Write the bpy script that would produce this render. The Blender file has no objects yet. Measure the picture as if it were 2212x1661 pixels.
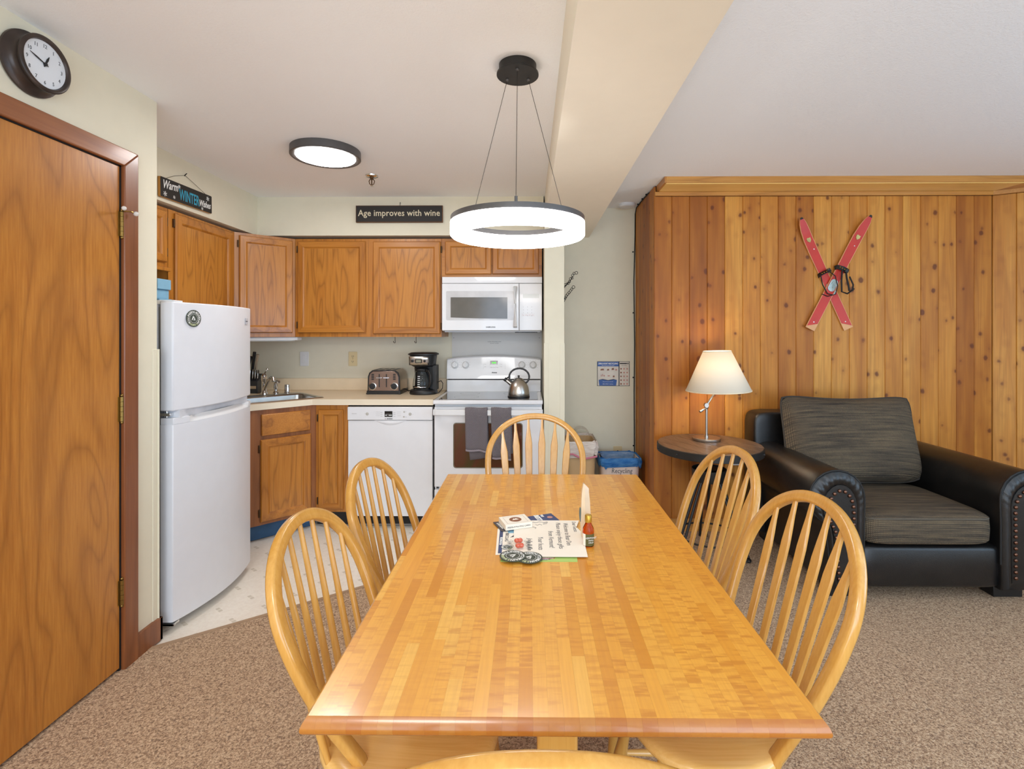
import bpy, bmesh, math, random
from mathutils import Vector, Matrix
from math import pi, sin, cos, atan2, radians
random.seed(7)
SC = bpy.context.scene
COL = SC.collection

# ------------------------------------------------------------------ camera, world, exposure
F_PX, PPX, PPY, W_PX, H_PX = 1090.0, 1133.5, 722.0, 2212, 1661
cam = bpy.data.cameras.new('camera')
camo = bpy.data.objects.new('camera', cam)
COL.objects.link(camo)
cam.sensor_fit = 'HORIZONTAL'; cam.sensor_width = 36.0
cam.lens = 36.0 * F_PX / W_PX
cam.shift_x = (W_PX / 2 - PPX) / W_PX
cam.shift_y = (PPY - H_PX / 2) / W_PX
cam.clip_start = 0.05
camo.location = (0, 0, 1.374)
camo.rotation_euler = (pi / 2, 0, math.atan(0.0096))
SC.camera = camo
SC.view_settings.view_transform = 'Standard'
SC.view_settings.look = 'None'
SC.view_settings.gamma = 1.0
SC.view_settings.use_curve_mapping = False
SC.view_settings.exposure = 0.2
SC.cycles.max_bounces = 8
SC.cycles.diffuse_bounces = 5
SC.cycles.sample_clamp_indirect = 6.0

wd = bpy.data.worlds.new('world'); SC.world = wd; wd.use_nodes = True
wd.node_tree.nodes['Background'].inputs[0].default_value = (0.80, 0.90, 1.0, 1)
wd.node_tree.nodes['Background'].inputs[1].default_value = 1.0


def area_light(name, loc, rot, sx, sy, power, color):
    l = bpy.data.lights.new(name, 'AREA'); l.shape = 'RECTANGLE'; l.size = sx; l.size_y = sy
    l.energy = power; l.color = color
    o = bpy.data.objects.new(name, l); COL.objects.link(o); o.location = loc; o.rotation_euler = rot
    return o


# daylight through the glazed openings behind the camera (rear wall and living room side)
area_light('daylight_rear_opening', (0.9, -2.55, 1.2), (radians(104), 0, 0), 4.2, 2.1, 90, (0.70, 0.90, 1.14))
area_light('daylight_side_opening', (4.35, 0.2, 1.3), (radians(128), 0, radians(90)), 2.6, 1.6, 44, (0.52, 0.84, 1.22))
# unseen fill lights added under the ceiling to brighten the room
area_light('room_fill', (-0.6, -1.3, 2.36), (0, 0, 0), 0.7, 0.7, 42, (0.98, 0.97, 0.95))
area_light('living_room_fill', (2.4, 0.6, 2.36), (0, 0, 0), 0.7, 0.7, 3, (0.9, 0.97, 1.0))

# ------------------------------------------------------------------ colour and material helpers
def lin(c):
    c /= 255.0
    return c / 12.92 if c <= 0.04045 else ((c + 0.055) / 1.055) ** 2.4
def S(r, g, b): return (lin(r), lin(g), lin(b), 1.0)


class NT:
    def __init__(s, name):
        s.m = bpy.data.materials.new(name); s.m.use_nodes = True
        s.t = s.m.node_tree; s.b = s.t.nodes['Principled BSDF']
    def n(s, typ, **kw):
        nd = s.t.nodes.new(typ)
        for k, v in kw.items(): setattr(nd, k, v)
        return nd
    def l(s, a, b): s.t.links.new(a, b)
    def sv(s, nd, **kw):
        for k, v in kw.items(): nd.inputs[k.replace('_', ' ')].default_value = v
        return nd
    def coord(s, scale=(1, 1, 1), rot=(0, 0, 0), rnd=False, which='Object'):
        tc = s.n('ShaderNodeTexCoord'); mp = s.n('ShaderNodeMapping')
        mp.inputs['Scale'].default_value = scale; mp.inputs['Rotation'].default_value = rot
        if rnd:
            oi = s.n('ShaderNodeObjectInfo'); mu = s.n('ShaderNodeVectorMath', operation='SCALE')
            co = s.n('ShaderNodeCombineXYZ')
            for i in range(3): s.l(oi.outputs['Random'], co.inputs[i])
            s.l(co.outputs[0], mu.inputs[0]); mu.inputs['Scale'].default_value = 37.0
            ad = s.n('ShaderNodeVectorMath', operation='ADD')
            s.l(tc.outputs[which], mp.inputs[0]); s.l(mp.outputs[0], ad.inputs[0]); s.l(mu.outputs[0], ad.inputs[1])
            return ad.outputs[0]
        s.l(tc.outputs[which], mp.inputs[0])
        return mp.outputs[0]
    def noise(s, vec, scale, detail=2, rough=0.5, dist=0.0):
        nd = s.n('ShaderNodeTexNoise'); s.l(vec, nd.inputs['Vector'])
        nd.inputs['Scale'].default_value = scale; nd.inputs['Detail'].default_value = detail
        nd.inputs['Roughness'].default_value = rough; nd.inputs['Distortion'].default_value = dist
        return nd.outputs['Fac']
    def math(s, op, a, b=None, c=None):
        nd = s.n('ShaderNodeMath', operation=op)
        for i, v in enumerate((a, b, c)):
            if v is None: continue
            if isinstance(v, (int, float)): nd.inputs[i].default_value = v
            else: s.l(v, nd.inputs[i])
        return nd.outputs[0]
    def ramp(s, fac, stops):
        nd = s.n('ShaderNodeValToRGB'); s.l(fac, nd.inputs[0]); e = nd.color_ramp.elements
        while len(e) < len(stops): e.new(0.5)
        for el, (p, c) in zip(e, stops): el.position = p; el.color = c if len(c) == 4 else (*c, 1)
        return nd.outputs[0]
    def mix(s, fac, a, b, mode='MIX'):
        nd = s.n('ShaderNodeMix', data_type='RGBA', blend_type=mode)
        for i, v in ((0, fac), (6, a), (7, b)):
            if isinstance(v, (int, float)): nd.inputs[i].default_value = v
            elif isinstance(v, tuple): nd.inputs[i].default_value = v
            else: s.l(v, nd.inputs[i])
        return nd.outputs[2]
    def bump(s, h, strength=0.2, dist=0.002):
        nd = s.n('ShaderNodeBump'); s.l(h, nd.inputs['Height'])
        nd.inputs['Strength'].default_value = strength; nd.inputs['Distance'].default_value = dist
        s.l(nd.outputs[0], s.b.inputs['Normal'])
    def set(s, **kw):
        for k, v in kw.items(): s.b.inputs[k.replace('_', ' ')].default_value = v
        return s
    def col(s, v): s.l(v, s.b.inputs['Base Color'])


def plain(name, c, rough=0.5, metal=0.0, coat=0.0, bump=0, bscale=200, var=0.06, **kw):
    m = NT(name); v = m.coord(rnd=True)
    n = m.noise(v, 14, 3)
    d = tuple(x * (1 - var * 1.5) for x in c[:3]) + (1,); e = tuple(min(1, x * (1 + var)) for x in c[:3]) + (1,)
    m.col(m.ramp(n, [(0.3, d), (0.7, e)]))
    m.set(Roughness=rough, Metallic=metal, Coat_Weight=coat, **kw)
    if bump: m.bump(m.noise(v, bscale, 2), bump, 0.001)
    return m.m


def emis(name, c, st):
    m = NT(name); m.set(Base_Color=c, Emission_Color=c, Emission_Strength=st, Roughness=0.5); return m.m


def wood(name, light, mid, dark, axis='Z', scale=9.0, rings=9.0, streak=0.5, rough=0.4, coat=0.2, stretch=0.1,
         fine=140, rnd=True, tone=0.0, blot=0.0):
    """grain drawn as contour lines of a stretched noise, plus fine pores"""
    i = 'XYZ'.index(axis); sc = [1, 1, 1]; sc[i] = stretch
    m = NT(name); v = m.coord(tuple(sc), rnd=rnd)
    big = m.noise(v, scale, 2, 0.45, 0.3)
    pp = m.math('PINGPONG', m.math('MULTIPLY', big, rings), 1.0)
    sh = m.math('POWER', pp, 3.0)
    fs = [1, 1, 1]; fs[i] = stretch * 0.3
    fv = m.coord(tuple(fs), rnd=rnd)
    fn = m.noise(fv, fine, 3, 0.6)
    basec = m.ramp(m.math('ADD', m.math('MULTIPLY', fn, 0.6), m.math('MULTIPLY', big, 0.4)), [(0.32, mid), (0.64, light)])
    c = m.mix(m.math('MULTIPLY', sh, streak), basec, dark)
    if blot:
        bn = m.noise(m.coord((1, 1, 1), rnd=rnd), 2.3, 3)
        c = m.mix(m.math('MULTIPLY', m.ramp(bn, [(0.35, (0, 0, 0)), (0.75, (1, 1, 1))]), blot), c, mid)
    if tone:
        oi = m.n('ShaderNodeObjectInfo')
        c = m.mix(m.math('MULTIPLY', oi.outputs['Random'], tone), c, dark, 'MIX')
    m.col(c); m.set(Roughness=rough, Coat_Weight=coat, Coat_Roughness=0.15)
    m.bump(fn, 0.08, 0.0006)
    return m.m


M = {}
M['wall'] = plain('wall_paint', S(229, 222, 199), 0.75, bump=0.12, bscale=260, var=0.012)
def m_ceiling():
    m = NT('textured_ceiling'); v = m.coord()
    n = m.noise(v, 120, 3, 0.6); vo = m.n('ShaderNodeTexVoronoi'); m.l(v, vo.inputs['Vector']); vo.inputs['Scale'].default_value = 95
    d = m.math('MULTIPLY', m.math('LESS_THAN', vo.outputs['Distance'], 0.16), m.math('GREATER_THAN', m.noise(v, 45, 1), 0.52))
    m.set(Base_Color=S(247, 249, 251), Roughness=0.9); m.bump(m.math('ADD', n, m.math('MULTIPLY', d, 1.5)), 0.5, 0.003); return m.m
M['ceiling'] = m_ceiling()
def m_carpet():
    m = NT('speckled_carpet'); v = m.coord()
    a = m.noise(v, 150, 3, 0.8); b = m.noise(v, 80, 3, 0.75); w = m.noise(v, 2.0, 2)
    c = m.ramp(a, [(0.33, S(96, 76, 64)), (0.42, S(164, 132, 106)), (0.51, S(202, 170, 138)), (0.62, S(234, 206, 174))])
    sp = m.ramp(b, [(0.36, (1, 1, 1)), (0.43, (0, 0, 0))])
    c = m.mix(m.math('MULTIPLY', sp, 0.65), c, S(108, 86, 76))
    c = m.mix(m.math('MULTIPLY', w, 0.25), c, S(196, 168, 142))
    m.col(c); m.set(Roughness=1.0, Specular_IOR_Level=0.1); m.bump(m.math('ADD', a, b), 1.0, 0.006); return m.m
M['carpet'] = m_carpet()
def m_vinyl():
    m = NT('patterned_vinyl'); v = m.coord((1, 1, 1), (0, 0, radians(37)))
    sx = m.n('ShaderNodeSeparateXYZ'); m.l(v, sx.inputs[0])
    def cell(o, off): return m.math('PINGPONG', m.math('ADD', o, off), 0.0765)
    X, Y = sx.outputs[0], sx.outputs[1]
    x, y = cell(X, 0), cell(Y, 0)           # 0..0.0765 triangle wave
    ln = m.math('LESS_THAN', m.math('ABSOLUTE', m.math('SUBTRACT', x, 0.030)), 0.0012)
    sq = m.math('MULTIPLY', m.math('MULTIPLY', m.math('GREATER_THAN', x, 0.003), m.math('LESS_THAN', x, 0.024)), m.math('LESS_THAN', y, 0.009))
    n = m.noise(m.coord((1, 1, 1)), 60, 4, 0.7)
    c = m.ramp(n, [(0.3, S(240, 230, 216)), (0.7, S(250, 243, 230))])
    c = m.mix(m.math('MULTIPLY', ln, 0.55), c, S(246, 240, 230))
    c = m.mix(m.math('MULTIPLY', sq, 0.6), c, S(196, 184, 162))
    m.col(c); m.set(Roughness=0.38); return m.m
M['vinyl'] = m_vinyl()
M['door_wood'] = wood('varnished_birch_door', S(196, 130, 52), S(170, 102, 34), S(122, 64, 16), 'Z', 3.4, 26, 0.42, 0.33, 0.35, 0.22, 120, False)
M['casing'] = wood('dark_stained_casing', S(150, 90, 50), S(126, 70, 36), S(92, 46, 22), 'Z', 8, 6, 0.4, 0.4, 0.25, blot=0.4)
OAK = (S(198, 130, 50), S(172, 104, 32), S(116, 62, 16))
M['oak_z'] = wood('oak_vertical_grain', *OAK, 'Z', 9, 16, 0.45, 0.38, 0.22, 0.08)
M['oak_x'] = wood('oak_level_grain', *OAK, 'X', 9, 7, 0.5, 0.36, 0.3, 0.10)
M['oak_panel'] = wood('oak_figured_panel', S(200, 134, 54), S(178, 110, 38), S(118, 66, 18), 'Z', 7, 24, 0.5, 0.36, 0.22, 0.12)
M['oak_dark'] = wood('oak_worn_carcass', S(158, 98, 50), S(132, 76, 38), S(88, 48, 24), 'Z', 9, 8, 0.4, 0.5, 0.1, 0.1)


def m_plank():
    m = NT('knotty_cedar_plank'); v = m.coord((1, 1, 0.085), rnd=True)
    big = m.noise(v, 13, 2, 0.5, 0.5)
    pp = m.math('POWER', m.math('PINGPONG', m.math('MULTIPLY', big, 6.5), 1.0), 2.0)
    fn = m.noise(m.coord((1, 1, 0.02), rnd=True), 120, 3, 0.6)
    oi = m.n('ShaderNodeObjectInfo')
    t = m.math('ADD', m.math('ADD', m.math('MULTIPLY', oi.outputs['Random'], 0.46), 0.06), m.math('MULTIPLY', m.noise(m.coord((1, 1, 0.10), rnd=True), 14, 2), 0.62))
    c = m.ramp(t, [(0.25, S(224, 162, 74)), (0.48, S(204, 136, 54)), (0.74, S(170, 102, 34)), (1.0, S(126, 66, 22))])
    c = m.mix(m.math('MULTIPLY', pp, 0.28), c, S(142, 78, 30))
    c = m.mix(m.math('MULTIPLY', m.ramp(fn, [(0.35, (1, 1, 1)), (0.6, (0, 0, 0))]), 0.22), c, S(132, 74, 30))
    vo = m.n('ShaderNodeTexVoronoi'); m.l(m.coord((1, 1, 0.8), rnd=True), vo.inputs['Vector']); vo.inputs['Scale'].default_value = 11
    keep = m.math('GREATER_THAN', vo.outputs['Color'], 0.2)
    sc_ = m.n('ShaderNodeSeparateColor'); m.l(vo.outputs['Color'], sc_.inputs[0])
    kd = m.math('ADD', m.math('ADD', vo.outputs['Distance'], m.math('MULTIPLY', m.noise(m.coord(rnd=True), 40, 2), 0.12)), m.math('MULTIPLY', sc_.outputs[1], 0.11))
    halo = m.math('MULTIPLY', m.ramp(kd, [(0.18, (1, 1, 1)), (0.50, (0, 0, 0))]), keep)
    knot = m.math('MULTIPLY', m.ramp(kd, [(0.21, (1, 1, 1)), (0.30, (0, 0, 0))]), keep)
    c = m.mix(m.math('MULTIPLY', halo, 0.35), c, S(140, 72, 28))
    c = m.mix(m.math('MULTIPLY', knot, 0.8), c, S(96, 46, 20))
    m.col(c); m.set(Roughness=0.5, Coat_Weight=0.05, Coat_Roughness=0.3, Specular_IOR_Level=0.3); m.bump(fn, 0.1, 0.0006); return m.m
M['plank'] = m_plank()
M['plank_light'] = wood('pale_pine_board', S(244, 204, 124), S(232, 184, 98), S(164, 106, 46), 'X', 10, 4, 0.3, 0.4, 0.15)
M['plank_trim'] = wood('pine_fascia_board', S(206, 148, 72), S(184, 122, 52), S(124, 70, 28), 'X', 12, 5, 0.4, 0.4, 0.15)


def m_stave(end=False):
    m = NT('butcher_block_end_grain_shaded' if end else 'butcher_block_maple'); oi = m.n('ShaderNodeObjectInfo')
    c = m.ramp(oi.outputs['Random'], [(0.0, S(210, 138, 44)), (0.12, S(226, 158, 58)), (0.4, S(236, 172, 70)), (0.7, S(230, 162, 60)), (0.9, S(243, 190, 92)), (1.0, S(214, 142, 46))])
    v = m.coord((0.16, 1, 1), rnd=True)
    curl = m.noise(v, 78, 2, 0.55, 0.25)
    cm = m.math('MULTIPLY', m.ramp(curl, [(0.46, (0, 0, 0)), (0.64, (1, 1, 1))]), m.math('MULTIPLY', m.math('FRACT', m.math('MULTIPLY', oi.outputs['Random'], 7.3)), 0.62))
    c = m.mix(cm, c, S(188, 112, 38))
    fn = m.noise(m.coord((1, 0.04, 1), rnd=True), 170, 3, 0.6)
    c = m.mix(m.math('MULTIPLY', m.ramp(fn, [(0.35, (1, 1, 1)), (0.6, (0, 0, 0))]), 0.22), c, S(200, 130, 52))
    if end: c = m.mix(0.72, c, S(146, 72, 14))  # end grain tone, with the table edge's shade mixed into the colour
    m.col(c); m.set(Roughness=0.30, Coat_Weight=0.7, Coat_Roughness=0.13)
    m.bump(m.noise(m.coord(), 9, 3), 0.04, 0.002)
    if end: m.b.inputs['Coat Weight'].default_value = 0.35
    return m.m
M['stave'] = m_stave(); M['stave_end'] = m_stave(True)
CH = (S(214, 162, 82), S(200, 144, 64), S(166, 106, 40))
M['chair_z'] = wood('honey_beech', *CH, 'Z', 12, 4, 0.25, 0.28, 0.5, 0.08)
M['chair_x'] = wood('honey_beech_seat', S(240, 196, 122), S(226, 176, 98), S(176, 116, 52), 'X', 8, 5, 0.28, 0.26, 0.5, 0.1)
M['chair_hoop'] = wood('honey_beech_bent', *CH, 'Z', 16, 2, 0.15, 0.26, 0.5, 0.3)
M['white_enamel'] = plain('white_enamel', S(232, 232, 234), 0.22, coat=0.3, var=0.01)
M['white_fridge'] = plain('white_textured_steel', S(226, 227, 231), 0.38, bump=0.05, bscale=500, var=0.01)
M['fridge_grey'] = plain('grey_cabinet_steel', S(196, 198, 204), 0.45, var=0.02)
M['gasket'] = plain('grey_gasket', S(112, 110, 108), 0.6)
M['white_plastic'] = plain('white_plastic', S(228, 228, 228), 0.4, var=0.01)
M['panel_white'] = plain('range_back_laminate', S(205, 202, 198), 0.3, var=0.01)
M['black_gloss'] = plain('black_gloss', S(22, 22, 24), 0.12, var=0.01)
M['black'] = plain('black_plastic', S(28, 27, 27), 0.42)
M['black_rubber'] = plain('black_rubber', S(24, 22, 21), 0.65)
M['black_metal'] = plain('black_metal', S(52, 50, 48), 0.45, 0.5)
M['grey_metal'] = plain('graphite_metal', S(92, 90, 90), 0.42, 0.35)
M['chrome'] = plain('chrome', S(215, 215, 215), 0.08, 1.0)
M['steel'] = plain('brushed_steel', S(196, 192, 186), 0.28, 1.0)
M['warm_steel'] = plain('stainless_toaster', S(176, 160, 146), 0.27, 1.0)
M['brass'] = plain('aged_brass', S(150, 122, 66), 0.35, 0.9)
M['bronze'] = plain('bronze_hinge', S(96, 72, 48), 0.4, 0.8)
M['cooktop'] = plain('ceramic_cooktop', S(58, 58, 60), 0.06, coat=0.5, var=0.01)
def m_oven():
    m = NT('bronze_oven_glass'); n = m.noise(m.coord(), 3.0, 2, 0.5, 1.0)
    m.col(m.ramp(n, [(0.3, S(78, 56, 22)), (0.5, S(90, 48, 32)), (0.7, S(70, 58, 28))])); m.set(Roughness=0.1, Coat_Weight=0.6); return m.m
M['oven_glass'] = m_oven()
M['mw_glass'] = plain('microwave_window', S(98, 94, 90), 0.12, var=0.05)
M['laminate'] = plain('cream_laminate', S(232, 212, 180), 0.34, var=0.02)
M['laminate_edge'] = plain('cream_laminate_edge', S(238, 224, 198), 0.34, var=0.01)
M['blue_kick'] = plain('blue_toe_kick_film', S(44, 82, 118), 0.6, bump=0.3, bscale=60, var=0.12)
M['black_kick'] = plain('black_toe_kick', S(26, 24, 24), 0.5)
M['grey_kick'] = plain('grey_kick_plate', S(150, 146, 142), 0.4)
M['almond'] = plain('almond_plastic', S(226, 206, 160), 0.4, var=0.01)
M['paper'] = plain('white_paper', S(244, 236, 222), 0.7, var=0.01)
M['cream_paint'] = plain('cream_lettering', S(226, 214, 184), 0.6, var=0.05)
M['ink'] = plain('grey_ink', S(84, 84, 88), 0.7)
M['ink_black'] = plain('black_ink', S(30, 30, 32), 0.6)
M['white_ink'] = plain('white_print', S(236, 236, 232), 0.6, var=0.01)
M['pale_green_ink'] = plain('pale_green_print', S(206, 212, 168), 0.6, var=0.01)
M['sticker_green'] = plain('dark_green_sticker', S(66, 74, 64), 0.45)
M['navy'] = plain('navy_print', S(62, 76, 118), 0.5)
M['green_card'] = plain('lime_print', S(176, 204, 112), 0.5)
M['red_ink'] = plain('red_print', S(196, 66, 60), 0.5)
M['blue_ink'] = plain('blue_print', S(38, 84, 156), 0.45)
M['brown_ink'] = plain('brown_print', S(140, 92, 66), 0.6)
M['rose_ink'] = plain('rose_print', S(196, 140, 126), 0.6)
M['sign_black'] = plain('sign_black_paint', S(36, 32, 30), 0.6, bump=0.2, bscale=80)
M['turquoise'] = plain('turquoise_paint', S(50, 156, 186), 0.55)
M['sign_edge'] = plain('raw_wood_edge', S(186, 132, 58), 0.6)
M['sign_rim'] = plain('brown_sign_edge', S(104, 66, 32), 0.6)
M['clock_body'] = plain('bronzed_clock_case', S(66, 54, 48), 0.36, 0.35, var=0.25)
M['clock_face'] = plain('white_clock_face', S(222, 226, 230), 0.5, var=0.01)
M['shade'] = NT('linen_lampshade').m
def m_shade():
    m = NT('linen_lampshade'); m.set(Base_Color=S(248, 240, 222), Roughness=0.9)
    tr = m.n('ShaderNodeBsdfTranslucent'); tr.inputs[0].default_value = S(255, 246, 230)
    mx = m.n('ShaderNodeMixShader'); mx.inputs[0].default_value = 0.24
    out = [x for x in m.t.nodes if x.type == 'OUTPUT_MATERIAL'][0]
    m.l(m.b.outputs[0], mx.inputs[1]); m.l(tr.outputs[0], mx.inputs[2]); m.l(mx.outputs[0], out.inputs[0]); return m.m
M['shade'] = m_shade()
M['bulb'] = emis('lamp_bulb', (1.0, 0.84, 0.64, 1), 5)
M['ring_glow'] = emis('ring_diffuser', (1.0, 0.975, 0.95, 1), 11.0)
M['disc_glow'] = emis('disc_diffuser', (1.0, 0.985, 0.98, 1), 36.0)
M['green_led'] = emis('green_digits', (0.10, 0.9, 0.05, 1), 0.7)
M['shadow_gap'] = plain('dark_recess', S(24, 20, 17), 0.8)


def m_leather(name, a, b, c):
    m = NT(name); v = m.coord()
    n = m.noise(v, 9, 4, 0.6)
    m.col(m.ramp(n, [(0.3, a), (0.55, b), (0.8, c)])); m.set(Roughness=0.33, Coat_Weight=0.15, Coat_Roughness=0.3)
    vo = m.n('ShaderNodeTexVoronoi'); m.l(v, vo.inputs['Vector']); vo.inputs['Scale'].default_value = 350
    m.bump(m.math('ADD', vo.outputs['Distance'], m.math('MULTIPLY', n, 3.0)), 0.25, 0.002); return m.m
M['leather'] = m_leather('black_brown_leather', S(16, 16, 17), S(25, 24, 24), S(42, 36, 31))


def m_tweed():
    m = NT('grey_brown_chenille'); v = m.coord((1, 1, 1))
    sx = m.n('ShaderNodeSeparateXYZ'); m.l(v, sx.inputs[0])
    w1 = m.math('SINE', m.math('MULTIPLY', sx.outputs[0], 900.0))
    sy = m.math('ADD', sx.outputs[2], m.math('MULTIPLY', sx.outputs[1], 0.75))
    w2 = m.math('SINE', m.math('MULTIPLY', sy, 620.0))
    h = m.math('MULTIPLY', m.math('ADD', w1, 1.0), m.math('ADD', w2, 1.0))
    cb = m.n('ShaderNodeCombineXYZ'); m.l(m.math('MULTIPLY', sx.outputs[0], 0.05), cb.inputs[0]); m.l(sy, cb.inputs[2])
    band = m.noise(cb.outputs[0], 60, 3, 0.7)
    c = m.ramp(band, [(0.3, S(70, 64, 58)), (0.5, S(110, 97, 80)), (0.7, S(138, 120, 94))])
    c = m.mix(m.math('MULTIPLY', m.math('LESS_THAN', h, 0.7), 0.6), c, S(40, 38, 38))
    m.col(c); m.set(Roughness=0.95, Specular_IOR_Level=0.15); m.bump(h, 0.5, 0.002); return m.m
M['tweed'] = m_tweed()


def m_towel():
    m = NT('grey_ribbed_towel'); v = m.coord((1, 1, 1), (0, radians(38), 0))
    sx = m.n('ShaderNodeSeparateXYZ'); m.l(v, sx.inputs[0])
    w = m.math('SINE', m.math('MULTIPLY', sx.outputs[0], 900.0)); w2 = m.math('SINE', m.math('MULTIPLY', sx.outputs[2], 700.0))
    h = m.math('ADD', w, m.math('MULTIPLY', w2, 0.5))
    m.col(m.ramp(m.math('MULTIPLY_ADD', h, 0.25, 0.5), [(0.1, S(88, 82, 86)), (0.8, S(136, 128, 132))])); m.set(Roughness=0.95); m.bump(h, 0.6, 0.002); return m.m
M['towel'] = m_towel()
M['bin_beige'] = plain('beige_bin_plastic', S(206, 172, 126), 0.5, var=0.02)
M['bin_white'] = plain('white_bin_plastic', S(226, 208, 196), 0.5, var=0.02)
def m_bag(name, c, c2, tr):
    m = NT(name); n = m.noise(m.coord((1, 1, 3)), 14, 3, 0.6)
    m.col(m.ramp(n, [(0.3, c), (0.7, c2)])); m.set(Roughness=0.25, Transmission_Weight=tr, IOR=1.05); m.bump(m.noise(m.coord((1, 1, 4)), 22, 3, 0.7, 1.0), 0.8, 0.012); return m.m
M['bag_blue'] = m_bag('blue_bin_liner', S(34, 96, 170), S(90, 146, 200), 0.0)
M['bag_blue_in'] = m_bag('pale_blue_bin_liner', S(110, 150, 196), S(170, 190, 216), 0.0)
M['bag_white'] = m_bag('white_bin_liner', S(218, 204, 192), S(244, 236, 228), 0.0)
M['bag_clear'] = m_bag('clear_liner', S(220, 210, 200), S(244, 240, 236), 0.75)
M['pink'] = plain('pink_drawstring', S(214, 128, 150), 0.6)
def glass(name, c, rough=0.02, ior=1.45):
    m = NT(name); m.set(Base_Color=c, Roughness=rough, Transmission_Weight=1.0, IOR=ior); return m.m
M['glass'] = glass('clear_glass', (0.95, 0.97, 0.97, 1), ior=1.2)
M['syrup'] = glass('amber_syrup', (0.75, 0.16, 0.02, 1), ior=1.3)
M['candy'] = plain('red_candy', S(214, 96, 70), 0.12, coat=0.6)
M['cello'] = glass('cellophane', (1, 1, 1, 1), 0.08, 1.12)
M['gold_cap'] = plain('gold_cap', S(196, 156, 60), 0.3, 0.7)
M['label_green'] = plain('olive_label', S(92, 88, 44), 0.5)
M['ski_red'] = plain('red_ski_lacquer', S(200, 42, 16), 0.45, coat=0.05, var=0.05)
M['ski_edge'] = plain('pale_ski_wood', S(222, 164, 110), 0.5)
M['plate_grey'] = plain('grey_green_plate', S(176, 188, 182), 0.35, 0.3, var=0.15)
M['rust_table'] = wood('distressed_table_board', S(122, 96, 74), S(96, 72, 54), S(62, 44, 32), 'Y', 14, 7, 0.5, 0.42, 0.2, 0.1)
M['pouch'] = plain('frosted_pouch', S(232, 208, 176), 0.3, Alpha=1.0)
M['teal_ink'] = plain('teal_emblem', S(84, 122, 130), 0.5)
M['light_blue'] = plain('light_blue_card', S(134, 184, 210), 0.5)
M['mid_blue'] = plain('mid_blue_card', S(74, 118, 160), 0.5)


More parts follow.
